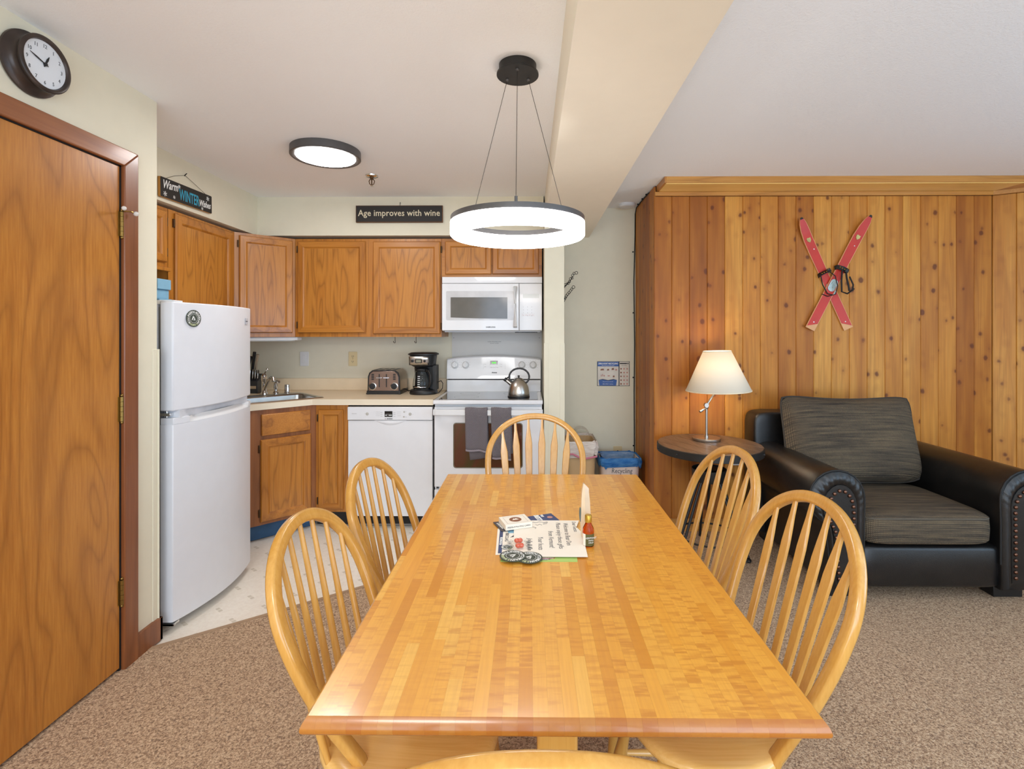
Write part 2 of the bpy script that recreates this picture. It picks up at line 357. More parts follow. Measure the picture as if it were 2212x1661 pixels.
# ------------------------------------------------------------------ mesh builder
class MB:
    def __init__(s): s.v = []; s.f = []; s.mi = []; s.cur = 0
    def add(s, vs, fs, T=None):
        b = len(s.v)
        for p in vs: s.v.append(tuple(T @ Vector(p)) if T else tuple(p))
        for f in fs: s.f.append([b + i for i in f]); s.mi.append(s.cur)
        return s
    def box(s, x0, x1, y0, y1, z0, z1, T=None):
        x0, x1 = min(x0, x1), max(x0, x1); y0, y1 = min(y0, y1), max(y0, y1); z0, z1 = min(z0, z1), max(z0, z1)
        return s.add([(x0, y0, z0), (x1, y0, z0), (x1, y1, z0), (x0, y1, z0), (x0, y0, z1), (x1, y0, z1), (x1, y1, z1), (x0, y1, z1)],
                     [(0, 3, 2, 1), (4, 5, 6, 7), (0, 1, 5, 4), (1, 2, 6, 5), (2, 3, 7, 6), (3, 0, 4, 7)], T)
    def prism(s, pts, z0, z1, T=None, s1=1.0, c=None):
        """polygon in xy (ccw) pushed along z; s1 scales the top about c"""
        n = len(pts); c = c or (sum(p[0] for p in pts) / n, sum(p[1] for p in pts) / n)
        top = [(c[0] + (x - c[0]) * s1, c[1] + (y - c[1]) * s1) for x, y in pts]
        return s.add([(x, y, z0) for x, y in pts] + [(x, y, z1) for x, y in top],
                     [list(range(n))[::-1], list(range(n, 2 * n))] + [(i, (i + 1) % n, n + (i + 1) % n, n + i) for i in range(n)], T)
    def loft(s, rings, closed=True, caps=True, T=None):
        n = len(rings[0]); vs = [p for r in rings for p in r]; fs = []
        for k in range(len(rings) - 1):
            for i in range(n if closed else n - 1):
                j = (i + 1) % n; fs.append((k * n + i, k * n + j, (k + 1) * n + j, (k + 1) * n + i))
        if caps: fs.append(list(range(n))[::-1]); fs.append([(len(rings) - 1) * n + i for i in range(n)])
        return s.add(vs, fs, T)
    def lathe(s, prof, n=24, T=None, caps=True):
        rings = [[(r * cos(2 * pi * i / n), r * sin(2 * pi * i / n), z) for i in range(n)] for r, z in prof]
        return s.loft(rings, True, caps, T)
    def cyl(s, p0, p1, r0, r1=None, n=12, T=None):
        return s.tube([p0, p1], [r0, r0 if r1 is None else r1], n, T=T)
    def tube(s, pts, r, n=8, closed=False, T=None, up=None):
        P = [Vector(p) for p in pts]; m = len(P)
        R = r if isinstance(r, (list, tuple)) else [r] * m
        sec = [[(R[k] * cos(2 * pi * i / n), R[k] * sin(2 * pi * i / n)) for i in range(n)] for k in range(m)]
        return s.sweep(P, sec, closed, T, up)
    def sweep(s, P, sec, closed=False, T=None, up=None):
        P = [Vector(p) for p in P]; m = len(P)
        if not isinstance(sec[0][0], (tuple, list)): sec = [sec] * m
        rings = []; prev = None
        for k in range(m):
            a = P[k - 1] if (k > 0 or closed) else P[k]; b = P[(k + 1) % m] if (k < m - 1 or closed) else P[k]
            t = (b - a)
            if t.length < 1e-9: t = Vector((0, 0, 1))
            t.normalize()
            if up is not None: x = Vector(up).cross(t)
            elif prev is None:
                x = (Vector((0, 0, 1)) if abs(t.z) < 0.9 else Vector((1, 0, 0))).cross(t)
            else: x = prev - t * prev.dot(t)
            if x.length < 1e-6: x = Vector((1, 0, 0)).cross(t)
            x.normalize(); prev = x; y = t.cross(x)
            rings.append([tuple(P[k] + x * u + y * w) for u, w in sec[k]])
        if closed: rings.append(rings[0])
        return s.loft(rings, True, not closed, T)
    def grid(s, fn, nu, nv, T=None):
        vs = [fn(i / nu, j / nv) for j in range(nv + 1) for i in range(nu + 1)]
        fs = [(j * (nu + 1) + i, j * (nu + 1) + i + 1, (j + 1) * (nu + 1) + i + 1, (j + 1) * (nu + 1) + i) for j in range(nv) for i in range(nu)]
        return s.add(vs, fs, T)
    def ball(s, c, r, n=10, m=6, T=None, sc=(1, 1, 1)):
        rings = []
        for k in range(m + 1):
            a = -pi / 2 + pi * k / m; rr = max(1e-4, cos(a)) * r
            rings.append([(c[0] + sc[0] * rr * cos(2 * pi * i / n), c[1] + sc[1] * rr * sin(2 * pi * i / n), c[2] + sc[2] * r * sin(a)) for i in range(n)])
        return s.loft(rings, True, True, T)


def rrect(w, h, r, n=4, cx=0, cy=0):
    out = []
    for (sx, sy, a0) in ((1, 1, 0), (-1, 1, 90), (-1, -1, 180), (1, -1, 270)):
        for k in range(n + 1):
            a = radians(a0 + 90 * k / n)
            out.append((cx + sx * (w / 2 - r) + r * cos(a), cy + sy * (h / 2 - r) + r * sin(a)))
    return out


WORLD = {}      # thing -> its matrix (things whose parts carry world coordinates)


def obj(name, mb, mat, parent=None, smooth=35, bevel=0, seg=2, sub=0, label=None, kind=None, world=True, cat=None, group=None, loc=None, solid=0):
    me = bpy.data.meshes.new(name)
    me.from_pydata(mb.v, [], mb.f); me.update()
    for m in (mat if isinstance(mat, (list, tuple)) else [mat]): me.materials.append(m)
    if isinstance(mat, (list, tuple)):
        me.polygons.foreach_set('material_index', mb.mi)
    bm = bmesh.new(); bm.from_mesh(me); bmesh.ops.recalc_face_normals(bm, faces=bm.faces); bm.to_mesh(me); bm.free()
    if smooth:
        me.shade_smooth(); me.set_sharp_from_angle(angle=radians(smooth))
    o = bpy.data.objects.new(name, me); COL.objects.link(o)
    if bevel:
        b = o.modifiers.new('bevel', 'BEVEL'); b.width = bevel; b.segments = seg; b.limit_method = 'ANGLE'; b.angle_limit = radians(40)
    if solid:
        b = o.modifiers.new('solid', 'SOLIDIFY'); b.thickness = solid; b.offset = 0
    if sub:
        b = o.modifiers.new('sub', 'SUBSURF'); b.levels = sub; b.render_levels = sub
    if parent:
        o.parent = parent
        if world and parent.name in WORLD: o.matrix_parent_inverse = WORLD[parent.name].inverted()
    if loc: o.location = loc
    if label: o['label'] = label
    if kind: o['kind'] = kind
    if cat: o['category'] = cat
    if group: o['group'] = group
    return o


def thing(name, label, cat, loc=(0, 0, 0), rot=0, group=None):
    o = bpy.data.objects.new(name, None); COL.objects.link(o)
    o.empty_display_size = 0.05
    o.location = loc; o.rotation_euler = (0, 0, rot)
    o['label'] = label; o['category'] = cat
    if group: o['group'] = group
    WORLD[o.name] = Matrix.Translation(loc) @ Matrix.Rotation(rot, 4, 'Z')
    return o


def struct(name, mb, mat, parent=None, **kw):
    return obj(name, mb, mat, parent, kind=None if parent else 'structure', **kw)


def frame(origin, x, y, z=None):
    x = Vector(x).normalized(); y = Vector(y).normalized(); z = Vector(z).normalized() if z else x.cross(y)
    m = Matrix(((x.x, y.x, z.x, origin[0]), (x.y, y.y, z.y, origin[1]), (x.z, y.z, z.z, origin[2]), (0, 0, 0, 1)))
    return m


_fc = bpy.data.curves.new('glyphs', 'FONT'); _fo = bpy.data.objects.new('glyphs', _fc)
def text_mesh(body, size, shear=0.0, ex=0.0003, bold=0.0, space=1.0, align='LEFT', xs=1.0):
    _fc.body = body; _fc.size = size; _fc.shear = shear; _fc.extrude = ex; _fc.offset = bold; _fc.space_character = space
    _fc.align_x = align; _fc.resolution_u = 2
    me = bpy.data.meshes.new_from_object(_fo)
    vs = [(v.co.x * xs, v.co.y, v.co.z) for v in me.vertices]; fs = [tuple(p.vertices) for p in me.polygons]
    bpy.data.meshes.remove(me)
    return vs, fs
def text(mb, body, size, T, **kw):
    vs, fs = text_mesh(body, size, **kw); mb.add(vs, fs, T)
def arc_text(mb, body, size, R, a_mid, T, inward=False, step=None, bold=0.0):
    """letters set around a circle of radius R; a_mid in degrees; inward=True reads along the bottom"""
    n = len(body); st = step or (size * 0.82 / R)
    for i, ch in enumerate(body):
        k = (i - (n - 1) / 2) * st
        if inward: a = radians(a_mid) + k; rot = a + pi / 2
        else: a = radians(a_mid) - k; rot = a - pi / 2
        L = Matrix.Translation((R * cos(a), R * sin(a), 0)) @ Matrix.Rotation(rot, 4, 'Z') @ Matrix.Translation((0, -size * 0.35, 0))
        if ch != ' ': text(mb, ch, size, T @ L, align='CENTER', bold=bold)


# ------------------------------------------------------------------ the room shell
ZC = 2.412
struct('floor', MB().prism([(-2.5, -2.6), (4.6, -2.6), (4.6, 4.28), (-2.5, 4.28)], -0.12, -0.006), M['vinyl'], smooth=0)
struct('carpet', MB().prism([(-2.5, -2.6), (4.6, -2.6), (4.6, 4.2), (0.243, 4.2), (0.243, 3.55), (-1.66, 2.165), (-1.70, 2.15), (-2.5, 2.15)], -0.006, 0.004), M['carpet'], smooth=0)
e0, e1 = Vector((-1.655, 2.17, 0)), Vector((0.24, 3.55, 0)); d = (e1 - e0).normalized(); nrm = Vector((-d.y, d.x, 0))
struct('trim_1', MB().prism([tuple((e0 + nrm * a)[:2]) for a in (0,)] + [tuple(e1[:2]), tuple((e1 + nrm * 0.022)[:2]), tuple((e0 + nrm * 0.022)[:2])], -0.006, 0.006), plain('tan_carpet_strip', S(170, 140, 110), 0.6), smooth=0)
struct('ceiling', MB().box(-2.5, 4.6, -2.6, 4.28, ZC, ZC + 0.1), M['ceiling'], smooth=0)
wl = MB().box(-1.79, -1.67, -2.6, 1.16, 0, ZC).box(-1.79, -1.67, 1.16, 2.045, 2.062, ZC).box(-1.79, -1.67, 2.045, 2.245, 0, ZC)
wl.box(-2.5, -1.79, 2.13, 2.245, 0, ZC)
struct('wall_left', wl, M['wall'], smooth=0)
struct('wall_alcove', MB().box(-2.5, -2.4, 2.245, 4.16, 0, ZC), M['wall'], smooth=0)
struct('wall_back', MB().box(-2.5, 0.95, 4.16, 4.28, 0, ZC), M['wall'], smooth=0)
struct('wall_partition', MB().box(0.105, 0.243, 3.55, 4.16, 0, 2.17), M['wall'], smooth=0)
struct('soffit', MB().prism([(-2.4, 2.245), (-2.06, 2.245), (-2.06, 3.80), (0.105, 3.80), (0.105, 4.16), (-2.4, 4.16)], 2.12, ZC), M['wall'], smooth=0)
struct('beam', MB().box(0.115, 0.487, -2.6, 4.16, 2.17, ZC), plain('beam_paint', S(238, 230, 212), 0.6, bump=0.08, bscale=200, var=0.008), smooth=0)
struct('wall_rear', MB().box(-2.5, -0.95, -2.72, -2.6, 0, ZC).box(3.4, 4.6, -2.72, -2.6, 0, ZC).box(-0.95, 3.4, -2.72, -2.6, 2.25, ZC), M['wall'], smooth=0)
struct('wall_right', MB().box(4.5, 4.6, -2.6, -1.2, 0, ZC).box(4.5, 4.6, 1.6, 3.3, 0, ZC).box(4.5, 4.6, -1.2, 1.6, 0, 0.5).box(4.5, 4.6, -1.2, 1.6, 2.1, ZC), M['wall'], smooth=0)
# white corner guards
struct('trim_2', MB().box(-1.705, -1.6665, 2.218, 2.249, 0.10, 1.307).box(-1.70, -1.66, 2.2450, 2.2490, 0.10, 1.307), M['wall'], bevel=0.001)
struct('trim_3', MB().box(0.1015, 0.132, 3.5455, 3.60, 0, 1.31).box(0.212, 0.2465, 3.5455, 3.60, 0, 1.31), M['wall'], bevel=0.001)
struct('trim_4', MB().box(0.132, 0.212, 3.547, 3.5505, 0, 1.31), M['wall'], bevel=0)
# baseboards
struct('baseboard_left', MB().box(-1.6715, -1.655, 2.117, 2.262, 0, 0.102).box(-1.70, -1.655, 2.2455, 2.262, 0, 0.102), M['casing'], bevel=0.002)
struct('baseboard_rear_left', MB().box(-1.6715, -1.657, -2.6, 1.08, 0, 0.10), M['casing'], bevel=0.002)
# door with casing, hinges and stop
dr = struct('door_1', MB().box(-1.705, -1.668, 1.166, 2.036, 0.016, 2.056), M['door_wood'], bevel=0.0015)
struct('trim_5', MB().prism([(2.045, 0), (2.119, 0), (2.119, 2.133), (2.045, 2.062)], 0, 0.018, frame((-1.671, 0, 0), (0, 1, 0), (0, 0, 1), (1, 0, 0))), M['casing'], bevel=0.004)
struct('trim_6', MB().prism([(1.160, 2.062), (2.045, 2.062), (2.119, 2.133), (1.086, 2.133)], 0, 0.018, frame((-1.671, 0, 0), (0, 1, 0), (0, 0, 1), (1, 0, 0))),
       wood('dark_stained_head_casing', S(168, 104, 58), S(142, 82, 44), S(104, 56, 28), 'Y', 8, 6, 0.4, 0.4, 0.25), bevel=0.004)
struct('trim_7', MB().prism([(1.086, 0), (1.160, 0), (1.160, 2.062), (1.086, 2.133)], 0, 0.018, frame((-1.671, 0, 0), (0, 1, 0), (0, 0, 1), (1, 0, 0))), M['casing'], bevel=0.004)
struct('trim_8', MB().box(-1.79, -1.6692, 2.0365, 2.0460, 0, 2.064).box(-1.79, -1.6692, 1.158, 1.165, 0, 2.064).box(-1.79, -1.6692, 1.158, 2.0460, 2.057, 2.064).box(-1.79, -1.71, 1.165, 2.04, 0, 2.06), M['shadow_gap'], smooth=0)
for zc in (1.823, 1.069, 0.322):
    h = MB()
    for k in range(5): h.cyl((-1.662, 2.041, zc - 0.05 + k * 0.0202), (-1.662, 2.041, zc - 0.031 + k * 0.0202), 0.0065, n=10)
    h.ball((-1.662, 2.041, zc + 0.056), 0.006).ball((-1.662, 2.041, zc - 0.055), 0.006)
    h.box(-1.669, -1.667, 2.028, 2.037, zc - 0.05, zc + 0.05)
    obj('hinge', h, M['brass'], dr)
st = MB().tube([(-1.655, 2.041, 1.876), (-1.638, 2.060, 1.878), (-1.636, 2.075, 1.874)], 0.003).tube([(-1.655, 2.041, 1.876), (-1.635, 2.02, 1.880)], 0.003)
ds = obj('door_stop', st, M['brass'], dr)
obj('bumper', MB().ball((-1.632, 2.077, 1.873), 0.010).ball((-1.632, 2.015, 1.881), 0.009), plain('rubber_white', S(220, 214, 206), 0.5), ds)

# ------------------------------------------------------------------ cedar board wall
def plank_mesh(w, h, g=0.0035, d=0.012):
    x = w / 2 - 0.0004
    pts = [(-x, 0), (-x, -d + g), (-x + g, -d), (x - g, -d), (x, -d + g), (x, 0)]
    return MB().prism(pts, 0, h)
wp = MB().box(0.882, 3.26, 3.545, 4.2, 0, ZC).box(3.2, 4.6, 3.0, 4.2, 0, 0.01)
wpo = struct('wall_panelled', wp, M['shadow_gap'], smooth=0)
PW = 0.1232
front = None
def place(src, name, loc, rot):
    o = src.copy(); o.name = name; COL.objects.link(o); o.location = loc; o.rotation_euler = (0, 0, rot); return o
for i in range(19):
    if front is None:
        front = obj('plank', plank_mesh(PW, 2.335), M['plank'], wpo, loc=(0.870 + PW * (i + 0.5), 3.545, 0.0))
    else: place(front, 'plank', (0.870 + PW * (i + 0.5), 3.545, 0), 0)
for i in range(5):                                   # the return beside the hall
    place(front, 'plank', (0.882, 3.545 - 0.008 + 0.1246 * (i + 0.5), 0), -pi / 2)
for o in [x for x in bpy.data.objects if x.name.startswith('plank.') and abs(x.rotation_euler[2] + pi / 2) < 0.01]: o.scale = (1.012, 1, 1.03)
# board wall turning towards the camera at the right
a31 = radians(31); cx0, cy0 = 3.213, 3.535
bk = frame((cx0, cy0, 0), (cos(a31), -sin(a31), 0), (sin(a31), cos(a31), 0), (0, 0, 1))
wpr = struct('wall_panelled_angled', MB().box(0, 1.5, 0.012, 0.10, 0, ZC, bk), M['shadow_gap'], smooth=0)
for i in range(12):
    p = bk @ Vector((PW * (i + 0.5), 0.012, 0)); o = place(front, 'plank', p, -a31); o.parent = wpr
struct('baseboard_right', MB().box(0.869, 3.2, 3.520, 3.533, 0, 0.09), M['plank_trim'], bevel=0.002)
# valance box along the top of the boards
crown = struct('trim_9', MB().box(0.90, 3.243, 3.327, 3.346, 2.372, ZC), M['plank_trim'], bevel=0.001)
struct('trim_10', MB().prism([(0.90, 3.340), (3.243, 3.340), (3.213, 3.535), (0.90, 3.535)], 2.366, 2.378), M['plank_light'], smooth=0)
struct('trim_11', MB().box(0.872, 3.205, 3.515, 3.534, 2.337, 2.366), M['plank_trim'], bevel=0.004)
struct('trim_12', MB().box(0.888, 0.902, 3.327, 3.64, 2.370, ZC), wood('pine_end_board', S(198, 136, 66), S(176, 112, 48), S(124, 70, 28), 'Y', 12, 5, 0.4, 0.4, 0.15), bevel=0.001)
struct('trim_13', MB().box(0.122, 1.4, -0.165, -0.146, 2.372, ZC, bk).prism([(0.0, 0.0), (0.126, -0.152), (1.4, -0.152), (1.4, 0.0)], 2.366, 2.378, bk).box(0.0, 1.4, -0.019, 0.0, 2.337, 2.366, bk), M['plank_trim'], bevel=0.001)

# ------------------------------------------------------------------ cabinets
def cab_door(parent, T, x0, x1, z0, z1, hinge=None, fw=0.052, arch=False):
    """framed door; T maps (x along the face, y outward, z up)"""
    d = MB(); th = 0.019
    w, h = x1 - x0, z1 - z0
    def bev(mb, pts_out, pts_in, y0, y1): pass
    # outer frame: four mitred rails, sloped at the rim and down to the panel
    def ring(ins, y): return [(x0 + ins, y, z0 + ins), (x1 - ins, y, z0 + ins), (x1 - ins, y, z1 - ins), (x0 + ins, y, z1 - ins)]
    rr = [ring(0.004, 0.001), ring(0.0, 0.005), ring(0.0, th - 0.007), ring(0.006, th), ring(fw - 0.010, th), ring(fw - 0.004, th - 0.004), ring(fw, th - 0.009), ring(fw + 0.006, th - 0.010)]
    vs = [p for r in rr for p in r]
    for k in range(len(rr) - 1):
        for i in range(4):
            j = (i + 1) % 4; d.cur = 1 if i in (0, 2) else 0
            a, b, c, e = (k * 4 + i, k * 4 + j, (k + 1) * 4 + j, (k + 1) * 4 + i)
            q = [rr[k][i], rr[k][j], rr[k + 1][j], rr[k + 1][i]]
            d.add(q, [(0, 1, 2, 3)], T)
    o = obj('door', d, [M['oak_z'], M['oak_x']], parent, smooth=0)
    f = fw - 0.002
    obj('door_panel', MB().box(x0 + f, x1 - f, 0.001, th - 0.0095, z0 + f, z1 - f, T), M['oak_panel'], o, smooth=0)
    if hinge is not None:
        hx = x0 - 0.006 if hinge < 0 else x1 + 0.006
        for zz in (z0 + 0.06, z1 - 0.06):
            obj('hinge', MB().box(hx - 0.006, hx + 0.006, 0.0, 0.010, zz - 0.025, zz + 0.025, T).cyl(T @ Vector((hx, 0.011, zz - 0.022)), T @ Vector((hx, 0.011, zz + 0.022)), 0.004, n=8), M['bronze'], o, bevel=0.001)
    return o

def FT(x, y): return frame((x, y, 0), (1, 0, 0), (0, -1, 0), (0, 0, 1))      # face looking at the camera
u1 = thing('wall_cabinet', 'oak wall cabinet with two tall doors left of the microwave', 'cabinet', (-1.226, 4.0, 1.354))
obj('body', MB().box(-1.785, -0.669, 3.83, 4.155, 1.354, 2.10), M['oak_z'], u1, smooth=0)
cab_door(u1, FT(0, 3.83), -1.762, -1.245, 1.385, 2.080, -1)
cab_door(u1, FT(0, 3.83), -1.188, -0.676, 1.376, 2.078, 1)
for hx in (-1.082, -0.912):
    k = thing('cup_hook', 'small metal cup hook under the oak wall cabinet, ' + ('nearer the outlet' if hx < -1 else 'above the coffee maker'), 'hook', (hx, 4.05, 1.354))
    obj('hook', MB().tube([(hx, 4.05, 1.356), (hx, 4.05, 1.322), (hx + 0.004, 4.046, 1.312), (hx + 0.002, 4.036, 1.304), (hx - 0.004, 4.028, 1.306), (hx - 0.005, 4.024, 1.314)], 0.0022, 6).ball((hx - 0.005, 4.024, 1.316), 0.004), M['bronze'], k)
# diagonal corner wall cabinet
A, B = Vector((-2.093, 3.555)), Vector((-1.788, 3.832))
u2 = thing('corner_wall_cabinet', 'diagonal oak corner wall cabinet with one narrow door', 'cabinet', (-2.1, 3.9, 1.354))
obj('body', MB().prism([(-2.395, 4.155), (-2.395, 3.555), (A.x, A.y), (B.x, B.y), (-1.788, 4.155)], 1.354, 2.10), wood('oak_corner_carcass', S(192, 130, 66), S(166, 102, 46), S(120, 68, 34), 'Z', 9, 8, 0.4, 0.4, 0.2), u2, smooth=0)  # carcass oak slightly less saturated than the doors
dd = (B - A).normalized()
TD = frame((A.x, A.y, 0), (dd.x, dd.y, 0), (dd.y, -dd.x, 0), (0, 0, 1))
cab_door(u2, TD, 0.030, (B - A).length - 0.022, 1.385, 2.080, -1)
# left run
TL = frame((-2.093, 0, 0), (0, 1, 0), (1, 0, 0), (0, 0, 1))
u3 = thing('tall_wall_cabinet', 'oak wall cabinet with single wide door beside the fridge top', 'cabinet', (-2.25, 3.25, 1.354))
obj('body', MB().box(-2.395, -2.093, 2.90, 3.553, 1.354, 2.10), M['oak_panel'], u3, smooth=0)
obj('face_frame', MB().box(-2.096, -2.0915, 2.90, 3.553, 1.354, 2.10), M['oak_z'], u3, smooth=0)
cab_door(u3, TL, 2.945, 3.515, 1.385, 2.085, -1, fw=0.058)
u4 = thing('fridge_wall_cabinet', 'short oak wall cabinet above the fridge', 'cabinet', (-2.25, 2.55, 1.75))
obj('body', MB().box(-2.395, -2.093, 2.25, 2.898, 1.755, 2.10), M['oak_z'], u4, smooth=0)
cab_door(u4, TL, 2.57, 2.875, 1.785, 2.080, 1)
cab_door(u4, TL, 2.262, 2.562, 1.785, 2.080, -1)
obj('shelf_lip', MB().box(-2.10, -2.072, 2.25, 2.898, 1.735, 1.757), M['oak_z'], u4, bevel=0.004)
u5 = thing('range_wall_cabinet', 'low oak wall cabinet with two small doors above the microwave', 'cabinet', (-0.28, 4.0, 1.81))
obj('body', MB().box(-0.667, 0.093, 3.83, 4.155, 1.807, 2.10), M['oak_x'], u5, smooth=0)
cab_door(u5, FT(0, 3.83), -0.640, -0.289, 1.828, 2.078, None, fw=0.046)
cab_door(u5, FT(0, 3.83), -0.282, 0.070, 1.828, 2.078, None, fw=0.046)
lb = thing('under_cabinet_light', 'white under-cabinet light strip beneath the corner cabinet', 'light', (-2.0, 3.8, 1.33))
obj('housing', MB().prism([(-2.07, 3.60), (-1.80, 3.845), (-1.78, 3.855), (-1.78, 3.93), (-2.12, 3.93)], 1.328, 1.353), M['white_plastic'], lb, bevel=0.004)
obj('lens', MB().prism([(-2.05, 3.64), (-1.82, 3.86), (-1.82, 3.9), (-2.08, 3.9)], 1.323, 1.329), plain('frosted_lens', S(240, 240, 236), 0.3), lb)
# blue items on the fridge
for i, (z0, hh) in enumerate(((1.516, 0.050), (1.567, 0.050), (1.618, 0.056))):
    nm = ('lowest', 'middle', 'top')[i]
    b = thing('blue_tin', 'small light blue tin with darker curve, %s of the stack on the fridge' % nm, 'tin', (-2.05, 2.73, z0), group='blue tins stacked on the fridge')
    w = (0.075, 0.055, 0.062)[i]; xr = (-1.980, -2.000, -1.988)[i]
    obj('box', MB().box(xr - 0.12, xr, 2.68, 2.78, z0, z0 + hh), M['light_blue'], b, bevel=0.003)
    obj('curve', MB().prism([(xr - 0.11, z0 + 0.004), (xr - 0.008, z0 + 0.004), (xr - 0.016, z0 + hh * 0.45), (xr - 0.04, z0 + hh * 0.75), (xr - 0.11, z0 + hh * 0.9)], 0, 0.001, frame((0, 2.679, 0), (1, 0, 0), (0, 0, 1), (0, -1, 0))), M['mid_blue'], b, smooth=0)

# base cabinets
A, B = Vector((-1.862, 3.248)), Vector((-1.522, 3.585)); dd = (B - A).normalized(); LD = (B - A).length
TB = frame((A.x, A.y, 0), (dd.x, dd.y, 0), (dd.y, -dd.x, 0), (0, 0, 1))
b1 = thing('corner_sink_cabinet', 'diagonal oak sink cabinet with drawer front over one door, blue toe kick', 'cabinet', (-1.9, 3.6, 0))
obj('body', MB().prism([(-2.395, 4.155), (-2.395, A.y), (A.x, A.y), (B.x, B.y), (B.x, 4.155)], 0.108, 0.70).prism([(-2.0, 3.248), (A.x, A.y), (B.x, B.y), (B.x, 3.62), (-1.545, 3.60), (-1.88, 3.268)], 0.70, 0.872).box(-1.56, -1.522, 3.585, 4.155, 0.70, 0.872), M['oak_dark'], b1, smooth=0)
o0 = LD - 0.425
dwr = obj('drawer_front', MB().box(o0 + 0.060, o0 + 0.378, 0, 0.019, 0.700, 0.842, TB), M['oak_x'], b1, bevel=0.005)
cab_door(b1, TB, o0 + 0.055, o0 + 0.385, 0.128, 0.674, -1, fw=0.056)
obj('toe_kick', MB().box(-0.2, LD, -0.062, -0.055, 0.0, 0.108, TB), M['blue_kick'], b1, label='blue film-covered toe kick', smooth=0)
b2 = thing('narrow_base_cabinet', 'narrow oak base cabinet between sink cabinet and dishwasher', 'cabinet', (-1.41, 3.85, 0))
obj('body', MB().box(-1.522, -1.292, 3.585, 4.155, 0.108, 0.872), M['oak_z'], b2, smooth=0)
cab_door(b2, FT(0, 3.585), -1.503, -1.325, 0.128, 0.838, -1, fw=0.042)
obj('toe_kick', MB().box(-1.54, -1.292, 3.645, 3.66, 0.0, 0.108), M['black_kick'], b2, smooth=0)
# counter: laminate top with the sink opening left out
ct = thing('countertop', 'cream laminate countertop with backsplash around the corner sink', 'countertop', (-1.5, 3.9, 0.874))
SU = Vector((-0.7071, -0.7071)); SV = Vector((-0.7071, 0.7071)); SR = Vector((-1.488, 3.652))
def sp(u, v): p = SR + SU * u + SV * v; return (p.x, p.y)
sw, sd = 0.60, 0.47
def mk_counter():
    m = MB(); z0, z1 = 0.874, 0.914
    front_ = [(-0.680, 3.555), (-1.535, 3.555), (-1.875, 3.218), (-2.398, 3.218)]
    h = [sp(0.012, 0.012), sp(sw - 0.012, 0.012), sp(sw - 0.012, sd - 0.012), sp(0.012, sd - 0.012)]  # R, near-left, back-left, back
    # split into convex-ish patches around the hole
    m.prism([(-0.680, 3.555), (-0.680, 4.155), (-1.62, 4.155), h[0], (-1.535, 3.555)], z0, z1)
    m.prism([h[0], h[1], (-1.875, 3.218), (-1.535, 3.555)], z0, z1)
    m.prism([h[1], h[2], (-2.398, 3.218), (-1.875, 3.218)], z0, z1)
    m.prism([h[2], h[3], (-2.398, 4.155), (-2.398, 3.218)], z0, z1)
    m.prism([h[3], h[0], (-1.62, 4.155), (-2.398, 4.155)], z0, z1)
    return m
obj('top', mk_counter(), M['laminate'], ct, smooth=0)
obj('front_edge', MB().prism([(-0.680, 3.553), (-0.680, 3.556), (-1.5345, 3.556), (-1.8745, 3.219), (-2.0, 3.219), (-2.0, 3.216), (-1.8758, 3.216), (-1.5358, 3.553)], 0.8735, 0.9142), M['laminate_edge'], ct, smooth=0)
obj('backsplash', MB().box(-2.398, -0.680, 4.138, 4.158, 0.914, 1.012).box(-2.398, -2.378, 3.218, 4.14, 0.914, 1.012), M['laminate'], ct, bevel=0.003)
# sink
sk = thing('corner_sink', 'stainless steel corner sink set in the cream countertop', 'sink', (-1.9, 3.7, 0.914))
TS = frame((SR.x, SR.y, 0.914), (SU.x, SU.y, 0), (SV.x, SV.y, 0), (0, 0, 1))
def ring3(x0, x1, y0, y1, r, z, n=5): return [(x, y, z) for x, y in rrect(x1 - x0, y1 - y0, r, n, (x0 + x1) / 2, (y0 + y1) / 2)]
obj('rim', MB().loft([ring3(0, sw, 0, sd, 0.02, 0.0005), ring3(0.004, sw - 0.004, 0.004, sd - 0.004, 0.02, 0.005), ring3(0.03, sw - 0.03, 0.03, sd - 0.115, 0.05, 0.004), ring3(0.036, sw - 0.036, 0.036, sd - 0.121, 0.05, -0.004)], True, False, TS), M['steel'], sk, smooth=50)
obj('basin', MB().loft([ring3(0.036, sw - 0.036, 0.036, sd - 0.121, 0.05, -0.004), ring3(0.042, sw - 0.042, 0.042, sd - 0.127, 0.06, -0.15), ring3(0.06, sw - 0.06, 0.06, sd - 0.145, 0.05, -0.17), ring3(0.25, sw - 0.25, 0.16, sd - 0.25, 0.02, -0.175)], True, False, TS).add([(x, y, -0.175) for x, y, z in ring3(0.25, sw - 0.25, 0.16, sd - 0.25, 0.02, -0.175)], [list(range(24))], TS), M['steel'], sk, smooth=50)
fx, fy = -2.02, 3.82
fa = thing('kitchen_faucet', 'chrome single-lever kitchen faucet with curved spout at the sink', 'faucet', (fx, fy, 0.918))
obj('base', MB().lathe([(0.026, 0.918), (0.026, 0.928), (0.019, 0.938), (0.019, 1.02), (0.022, 1.03), (0.022, 1.06), (0.010, 1.075)], 16, Matrix.Translation((fx, fy, 0))), M['chrome'], fa)
obj('spout', MB().tube([(fx + 0.005, fy - 0.01, 0.955), (fx + 0.03, fy - 0.03, 0.99), (fx + 0.075, fy - 0.075, 1.035), (fx + 0.115, fy - 0.115, 1.055), (fx + 0.145, fy - 0.145, 1.050), (fx + 0.150, fy - 0.150, 1.030)], [0.013, 0.012, 0.012, 0.012, 0.014, 0.014], 12), M['chrome'], fa)
obj('lever', MB().tube([(fx, fy, 1.06), (fx + 0.008, fy, 1.085), (fx + 0.025, fy - 0.005, 1.105)], [0.009, 0.006, 0.006], 8).ball((fx + 0.027, fy - 0.005, 1.108), 0.010), M['chrome'], fa)
sx, sy = -1.96, 3.88
